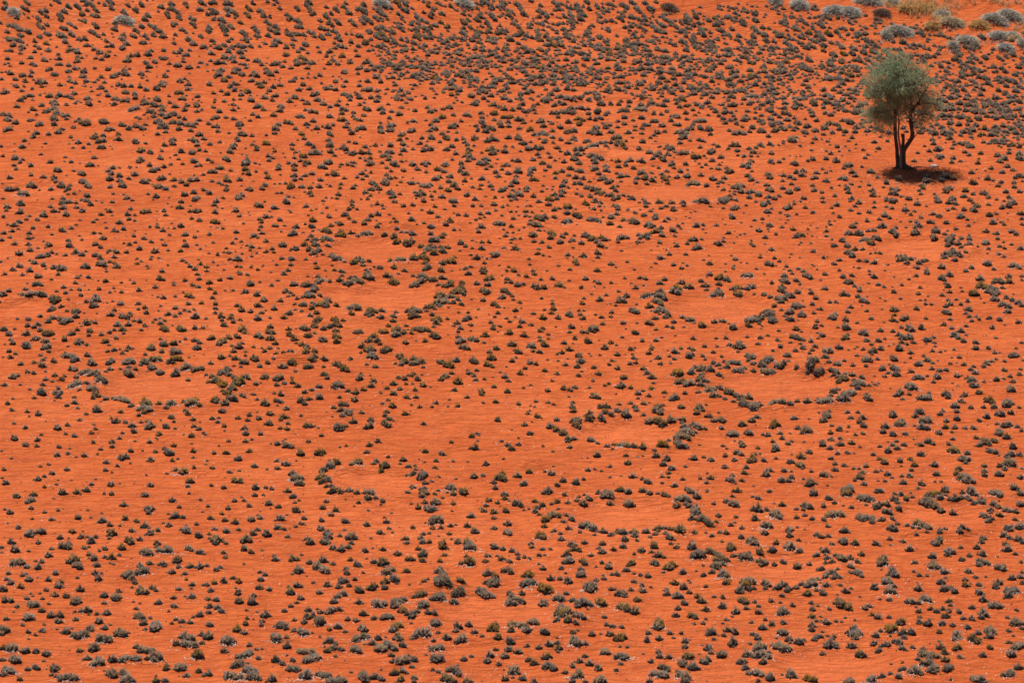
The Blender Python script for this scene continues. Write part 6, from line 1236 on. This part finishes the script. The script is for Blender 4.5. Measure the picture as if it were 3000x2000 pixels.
# ------------------------------------------------------------------ dune grass hummocks near the crest
def fuzzy(x, y, w, h, n, org, wd, droop=0.35, yel=0.1, tilt=0.0):
    """a long hummock bristling with thin arching blades"""
    u = rng.uniform(-0.5, 0.5, n); v = rng.normal(0, 0.22, n)
    hx = w*u*0.78; hy = v*min(w, 0.8)*0.8
    sl = (float(zat(x+0.5, y))-float(zat(x-0.5, y)))
    px = x+hx; py = y+hy+tilt*hx
    g0 = zat(px, py)
    env = np.sqrt(np.clip(1-(2*u)**2, 0.05, 1))
    hh = h*env*(0.65+0.5*rng.random(n))*np.exp(-(v/0.45)**2)
    P0 = np.stack([px, py, g0+hh*0.15*rng.random(n)-0.01], 1)
    ax = u*0.9+rng.normal(0, 0.28, n); ay = v*1.3+rng.normal(0, 0.28, n)
    P1 = P0+np.stack([ax*h*0.35, ay*h*0.35, hh*0.75], 1)
    P2 = P1+np.stack([ax*h*0.75, ay*h*0.75, hh*(0.28-droop*rng.random(n))], 1)
    V, F = blades(P0, P1, P2, np.full(n, wd)*(0.6+0.8*rng.random(n)))
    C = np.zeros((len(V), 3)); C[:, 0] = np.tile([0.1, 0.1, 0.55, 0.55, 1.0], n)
    C[:, 1] = np.repeat(np.clip(0.42+rng.normal(0, 0.34, n), 0, 1), 5); C[:, 2] = np.repeat(np.clip(yel+rng.normal(0, 0.15, n), 0, 1), 5)
    return V-np.array(org), F, C
for (x, y, w, lab) in HUMMOCKS:
    org = (x, y, float(zat(x, y)))
    sparse = 'sparse' in lab or 'feathery' in lab or 'faint' in lab or 'fluffy' in lab
    tan = 'tan' in lab
    h = 0.18+0.09*min(w, 1.6)
    ac = Acc(); k = int((500 if sparse else 900)*(0.6+w))
    yel = 0.75 if tan else (0.2 if 'blue' not in lab else 0.0)
    down = 0.9*lean(x, y)
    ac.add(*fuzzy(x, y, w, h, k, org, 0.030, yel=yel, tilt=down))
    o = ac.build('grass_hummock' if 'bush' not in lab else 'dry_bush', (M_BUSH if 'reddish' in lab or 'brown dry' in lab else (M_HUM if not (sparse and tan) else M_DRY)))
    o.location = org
    tag(o, lab, 'bush' if 'bush' in lab else 'grass hummock', 'dune grass hummocks along the top slope' if 'bush' not in lab else 'dry bushes on the top slope')
    if not sparse:
        V, F = straws(40, x, y-0.35, w*0.4, 0.12, org); tag(mesh_np('dead_straw', V, F, M_STRAW, parent=o), kind='stuff')

# ------------------------------------------------------------------ thin yellow dry grass over the crest at upper right
ac = Acc(); k = 0
while k < 3200:
    x = 8+30*rng.random(); foot = float(np.interp(x, FOOT_X, FOOT_Y)); cd = float(np.interp(x, FOOT_X, CREST_D))
    y = foot+cd-3+abs(rng.normal(0, 9)); k += 1
    if y > 309: continue
    if (math.sin(x*0.9+y*0.4)+math.sin(y*0.7-x*0.4+1)+rng.normal(0, 0.6)) < -0.1: continue
    n = 16; P0 = np.stack([x+rng.normal(0, 0.10, n), y+rng.normal(0, 0.12, n), np.zeros(n)], 1); P0[:, 2] = zat(P0[:, 0], P0[:, 1])-0.01
    hh = 0.16+0.22*rng.random(n)
    P1 = P0+np.stack([rng.normal(0, 0.06, n), rng.normal(0, 0.06, n), hh*0.6], 1)
    P2 = P1+np.stack([rng.normal(0, 0.10, n), rng.normal(0, 0.08, n), hh*0.4], 1)
    V, F = blades(P0, P1, P2, np.full(n, 0.028))
    C = np.zeros((len(V), 3)); C[:, 0] = np.tile([0.1, 0.1, 0.6, 0.6, 1.0], n); C[:, 1] = np.repeat(rng.random(n), 5); C[:, 2] = rng.random()
    ac.add(V, F, C)
o = ac.build('crest_grass', M_DRY)
tag(o, 'thin yellow dry grass along the dune crest at upper right', 'grass', kind='stuff')

# ------------------------------------------------------------------ the lone tree
TB = np.array([TREE[0], TREE[1], float(zat(TREE[0], TREE[1]))])
PPM = 55.0
def A(px, py, dy=0.0):      # upper sketch of the tree: metres from its base
    return np.array([(2500+px/4.978-2640)/PPM, dy, (497-(160+py/4.978))/(PPM*0.972)])
def B(px, py, dy=0.0):      # lower sketch
    return np.array([(2500+px/4.978-2640)/PPM, dy, (497-(330+py/4.978))/(PPM*0.972)])
tree = bpy.data.objects.new('acacia_tree', None); COL.objects.link(tree); tree.location = TB.tolist()
tree.empty_display_size = 0.5
tag(tree, 'lone green camel thorn tree with forked dark trunks standing on red sand', 'tree')

def tube(pts, radii, sides=8, lump=0.12):
    pts = np.array(pts, float); n = len(pts)
    # refine with Catmull-Rom
    P, R = [], []
    for i in range(n-1):
        p0, p1, p2, p3 = pts[max(i-1, 0)], pts[i], pts[i+1], pts[min(i+2, n-1)]
        for t in np.linspace(0, 1, 4, endpoint=False):
            P.append(0.5*((2*p1)+(-p0+p2)*t+(2*p0-5*p1+4*p2-p3)*t*t+(-p0+3*p1-3*p2+p3)*t**3))
            R.append(radii[i]*(1-t)+radii[i+1]*t)
    P.append(pts[-1]); R.append(radii[-1]); P = np.array(P); R = np.array(R)
    V = []; ref = np.array([0.3, 1, 0.2])
    for i in range(len(P)):
        d = P[min(i+1, len(P)-1)]-P[max(i-1, 0)]; d /= np.linalg.norm(d)+1e-9
        u = np.cross(d, ref); u /= np.linalg.norm(u); v = np.cross(d, u)
        for k in range(sides):
            a = 2*math.pi*k/sides; rr = R[i]*(1+lump*math.sin(3*a+i*0.35)+lump*(rng.random()-0.5))
            V.append(P[i]+(u*math.cos(a)+v*math.sin(a))*rr)
    F = []
    for i in range(len(P)-1):
        for k in range(sides):
            a, b = i*sides+k, i*sides+(k+1) % sides
            F += [(a, b, b+sides), (a, b+sides, a+sides)]
    for k in range(1, sides-1): F.append(((len(P)-1)*sides, (len(P)-1)*sides+k, (len(P)-1)*sides+k+1))
    return np.array(V), np.array(F), P
SK = []   # skeleton points that twigs grow from
def limb(name, pts, radii, mat, sides=8, label=None, sk=True):
    V, F, P = tube(pts, radii, sides)
    o = mesh_np(name, V, F, mat, smooth=True, parent=tree)
    if label: o['label'] = label
    if sk: SK.extend([p for p in P if p[2] > 1.7])
    return o
limb('trunk', [B(655, 860, -.02), B(648, 760), B(632, 660), B(622, 540, .05), B(605, 400, .08), B(597, 260, .1), B(590, 130, .1), B(588, 10, .1), A(600, 760, .05), A(622, 640, 0), A(632, 540, -.05)],
     [.17, .115, .10, .095, .09, .10, .095, .085, .075, .06, .04], M_BARK, 9)
limb('trunk', [B(690, 870, -.14), B(682, 740, -.12), B(684, 640, -.10), B(672, 540, -.06), B(655, 440, 0), B(642, 330, .05), B(650, 200, .1), B(640, 100, .12), B(620, 10, .1), A(628, 700, .1)],
     [.10, .085, .075, .065, .05, .05, .045, .04, .035, .025], M_BARK2, 8, 'middle stem painted paler as if sunlit')
limb('trunk', [B(725, 870, .02), B(722, 770, 0), B(716, 660, -.02), B(722, 570, -.05), B(760, 500, -.08), B(812, 430, -.1), B(842, 370, -.1), B(838, 290, -.06), B(822, 200, 0), B(815, 100, .05), B(815, 0, .06), A(816, 740, .05), A(812, 650, 0)],
     [.20, .16, .135, .12, .11, .115, .11, .11, .11, .10, .09, .08, .05], M_BARK, 10)
limb('broken_stub', [B(702, 660, .0), B(703, 560, -.02), B(712, 470, -.06), B(708, 390, -.1), B(698, 330, -.12)], [.12, .10, .085, .085, .10], M_BARK, 8, 'short broken stub between the trunks')
limb('dead_branch', [B(850, 400, -.1), B(885, 350, -.15), B(925, 300, -.2), B(965, 245, -.3), B(1002, 208, -.35)], [.032, .028, .024, .018, .008], M_BARK2, 6, 'bare thin reddish branch pointing right', sk=False)
BR = [
 ([A(816, 860, .05), A(860, 790, -.1), A(905, 720, -.25), A(930, 660, -.35), A(980, 590, -.45), A(1010, 520, -.5)], .065),
 ([A(895, 750, -.2), A(960, 720, -.4), A(1020, 702, -.6), A(1100, 700, -.7), A(1180, 735, -.75)], .04),
 ([A(840, 880, 0), A(890, 800, .3), A(950, 760, .6), A(1010, 640, .9), A(1050, 560, 1.1)], .045),
 ([B(835, 190, 0), B(880, 130, -.2), A(930, 895, -.4), A(1000, 855, -.6), A(1080, 845, -.8), A(1150, 870, -.9)], .035),
 ([B(805, 110, .05), B(745, 40, .2), A(745, 740, .4), A(750, 650, .5), A(710, 590, .6), A(680, 520, .7)], .045),
 ([A(812, 650, 0), A(845, 560, -.1), A(865, 480, -.2), A(850, 400, -.3), A(870, 320, -.4), A(930, 240, -.5)], .045),
 ([A(865, 480, -.2), A(930, 420, 0), A(1000, 370, .2), A(1080, 325, .4)], .028),
 ([A(632, 540, -.05), A(600, 480, -.2), A(560, 430, -.3), A(505, 350, -.4), A(455, 280, -.5), A(400, 210, -.5)], .045),
 ([A(632, 560, -.05), A(650, 480, .2), A(690, 390, .3), A(730, 300, .4), A(790, 130, .4), A(810, 60, .4)], .045),
 ([A(625, 600, 0), A(610, 470, .2), A(600, 330, .4), A(600, 190, .5), A(590, 110, .5)], .04),
 ([A(600, 740, .05), A(545, 670, -.3), A(490, 600, -.5), A(400, 540, -.8), A(280, 500, -1.0), A(190, 480, -1.1)], .045),
 ([B(590, 150, .1), B(540, 90, -.2), B(490, 20, -.5), A(400, 820, -.8), A(290, 800, -1.0)], .05),
 ([B(590, 110, .1), B(520, 130, .3), A(450, 870, .6), A(380, 740, 1.0), A(310, 680, 1.2)], .045),
 ([A(600, 800, .05), A(540, 720, .6), A(470, 640, 1.0), A(420, 500, 1.3), A(360, 380, 1.4)], .04),
 ([A(816, 720, .05), A(780, 600, .6), A(800, 480, 1.0), A(830, 340, 1.3), A(900, 240, 1.4)], .04),
 ([A(620, 650, 0), A(660, 560, -.6), A(700, 440, -1.0), A(680, 300, -1.2), A(650, 180, -1.2)], .04),
]
for pts, r in BR:
    n = len(pts); limb('branch', pts, list(np.linspace(r, r*0.28, n)), M_BARK, 6)

# crown: sprays of small leaves hung on twigs, gathered in uneven clumps
BLOB = [(2600,200,34,1.2),(2563,222,24,1.0),(2628,212,34,1.1),(2664,179,14,.8),(2652,190,12,.6),(2690,212,20,1.0),(2655,240,38,.9),(2592,245,38,1.1),
 (2552,258,24,1.1),(2536,260,12,.8),(2566,284,28,1.0),(2615,290,40,1.0),(2662,280,38,.8),(2705,248,24,.8),(2724,238,12,.35),(2702,288,30,.5),(2728,296,18,.5),
 (2556,332,28,1.2),(2580,352,28,1.2),(2541,346,14,1.0),(2602,328,34,.9),(2574,376,18,.8),(2610,362,22,.5),(2732,315,18,.8),(2744,310,9,.9),(2716,342,24,.8),
 (2690,330,26,.5),(2735,340,10,.4),(2690,360,22,.6),(2650,318,28,.45),(2592,385,14,.6),(2545,385,10,.35),(2670,228,22,.8),(2625,250,30,.9),(2580,205,18,1.0),
 (2640,268,40,.7),(2726,258,14,.5),(2695,232,24,.8)]
SKA = np.array(SK)
LV, LF, LC = [], [], []; ln = 0
TV, TF = [], []; tn = 0
LVs = Acc(); 
def twig_mesh(a, b, r):
    d = b-a; u = np.cross(d, [0.2, 1, 0.1]); u /= np.linalg.norm(u)+1e-9; v = np.cross(d, u); v /= np.linalg.norm(v)+1e-9
    m = (a+b)/2+rng.normal(0, 0.06, 3)*min(1, np.linalg.norm(d))
    V = []
    for p, rr in ((a, r), (m, r*0.7), (b, r*0.25)):
        for k in range(3): V.append(p+(u*math.cos(k*2.094)+v*math.sin(k*2.094))*rr)
    F = []
    for i in range(2):
        for k in range(3):
            p, q = i*3+k, i*3+(k+1) % 3; F += [(p, q, q+3), (p, q+3, p+3)]
    return np.array(V), np.array(F), m
for (bx, by, br, den) in BLOB:
    r = br/PPM
    cxm = (bx-2640)/PPM; czm = (497-by)/(PPM*0.972)
    R0 = 1.25*math.sqrt(max(0.05, 1-((cxm-0.0)/2.6)**2))
    nsub = max(2, int(5*r/0.4))
    for s in range(nsub):
        dyy = rng.uniform(-R0, R0)
        cc = np.array([cxm, dyy, czm])
        ncl = int(round(3.9*den*r*r/0.3+rng.random()))
        PTS = []
        for q in range(ncl):
            c0 = cc+rng.normal(0, 1, 3)*np.array([r*0.55, 0.28, r*0.50])
            PTS += [c0+rng.normal(0, 1, 3)*np.array([0.15, 0.12, 0.075]) for _ in range(9)]
        for q, p in enumerate(PTS):
            # twig from the nearest limb point
            if q % 5 == 0:
                dd = np.linalg.norm((SKA-p)*np.array([1, 1, 0.8])+np.array([0, 0, 0.15]), axis=1); a = SKA[int(np.argmin(dd+rng.random(len(dd))*0.3))]
                if np.linalg.norm(p-a) < 1.7:
                    V, F, mpt = twig_mesh(a, p, 0.011); TV.append(V); TF.append(F+tn); tn += len(V)
            # spray: leaflets around a short drooping stem
            n = int(rng.integers(9, 18)); dr = rng.normal(0, 1, 3); dr[2] = dr[2]*0.5-0.15; dr /= np.linalg.norm(dr)
            t = rng.random(n)[:, None]
            base = p+dr*t*0.26+rng.normal(0, 0.030, (n, 3)); base[:, 2] -= (t[:, 0]**2)*0.07
            tip = base+rng.normal(0, 1, (n, 3))*0.034
            V, F = spikes(base, tip, 0.036)
            C = np.zeros((len(V), 3)); C[:, 0] = 0.45+0.5*np.repeat(rng.random(n), 3); gg = np.clip(rng.normal(0.5, 0.22), 0, 1)
            C[:, 1] = gg; C[:, 2] = np.clip(rng.random()*0.3+(0.35 if cxm > 0.9 else 0), 0, 1)
            LVs.add(V, F, C)
crown = LVs.build('crown', M_LEAF, parent=tree)
mesh_np('twigs', np.concatenate(TV), np.concatenate(TF), M_TWIG, parent=tree)
# flared roots
for a, L in ((2.9, .55), (-2.5, .4), (-0.3, .65), (0.3, .45), (-1.3, .35)):
    c = np.array([0.12, 0, 0.0]); d = np.array([math.cos(a), math.sin(a), 0])
    V, F, P = tube([c+d*0.02+np.array([0, 0, .22]), c+d*L*0.4+np.array([0, 0, .09]), c+d*L*0.8+np.array([0, 0, .03]), c+d*L*1.1-np.array([0, 0, .04])], [.10, .075, .05, .02], 6)
    mesh_np('root', V, F, M_BARK, smooth=True, parent=tree)

# twig litter in the shade under the tree
n = 1500
V, F = straws(n, TREE[0]+0.7, TREE[1]-1.2, 1.5, 1.6, lmin=0.06, lmax=0.24, wd=0.022)
o = mesh_np('twig_litter', V, F, M_LIT)
tag(o, 'brown twigs and leaf litter under the tree', 'litter', kind='stuff')

# fallen branch and pale stone near the tree foot
def hull_stone(name, x, y, sx, sy, sz, label):
    z = float(zat(x, y)); v = []
    m = 10
    for k, (rr, hh) in enumerate(((1.0, -0.15), (1.05, 0.25), (0.85, 0.75), (0.45, 1.0))):
        for a in range(m):
            an = 2*math.pi*(a+0.5*k)/m; q = rr*(0.85+0.3*rng.random())
            v.append((q*sx*math.cos(an), q*sy*math.sin(an), sz*hh*(0.9+0.2*rng.random())))
    v.append((0, 0, sz*1.02)); f = []
    for k in range(3):
        for a in range(m):
            p, q = k*m+a, k*m+(a+1) % m; f += [(p, q, q+m), (p, q+m, p+m)]
    for a in range(m): f.append((3*m+a, 3*m+(a+1) % m, 4*m))
    o = mesh_np(name, np.array(v), np.array(f), M_STONE); o.location = (x, y, z)
    return tag(o, label, 'stone')
hull_stone('flat_stone', 22.47, 236.6, .25, .22, .11, 'pale flat stone lying on the sand to the right of the tree foot')
V, F, P = tube([(-.5, 0, .03), (-.15, .05, .07), (.2, .02, .05), (.55, -.1, .03)], [.03, .035, .025, .012], 6)
o = mesh_np('fallen_branch', V, F, M_BARK, smooth=True); o.location = (TREE[0]+1.05, TREE[1]+0.25, float(zat(TREE[0]+1.05, TREE[1]+0.25)))
tag(o, 'dark fallen branch lying just right of the tree foot', 'branch')
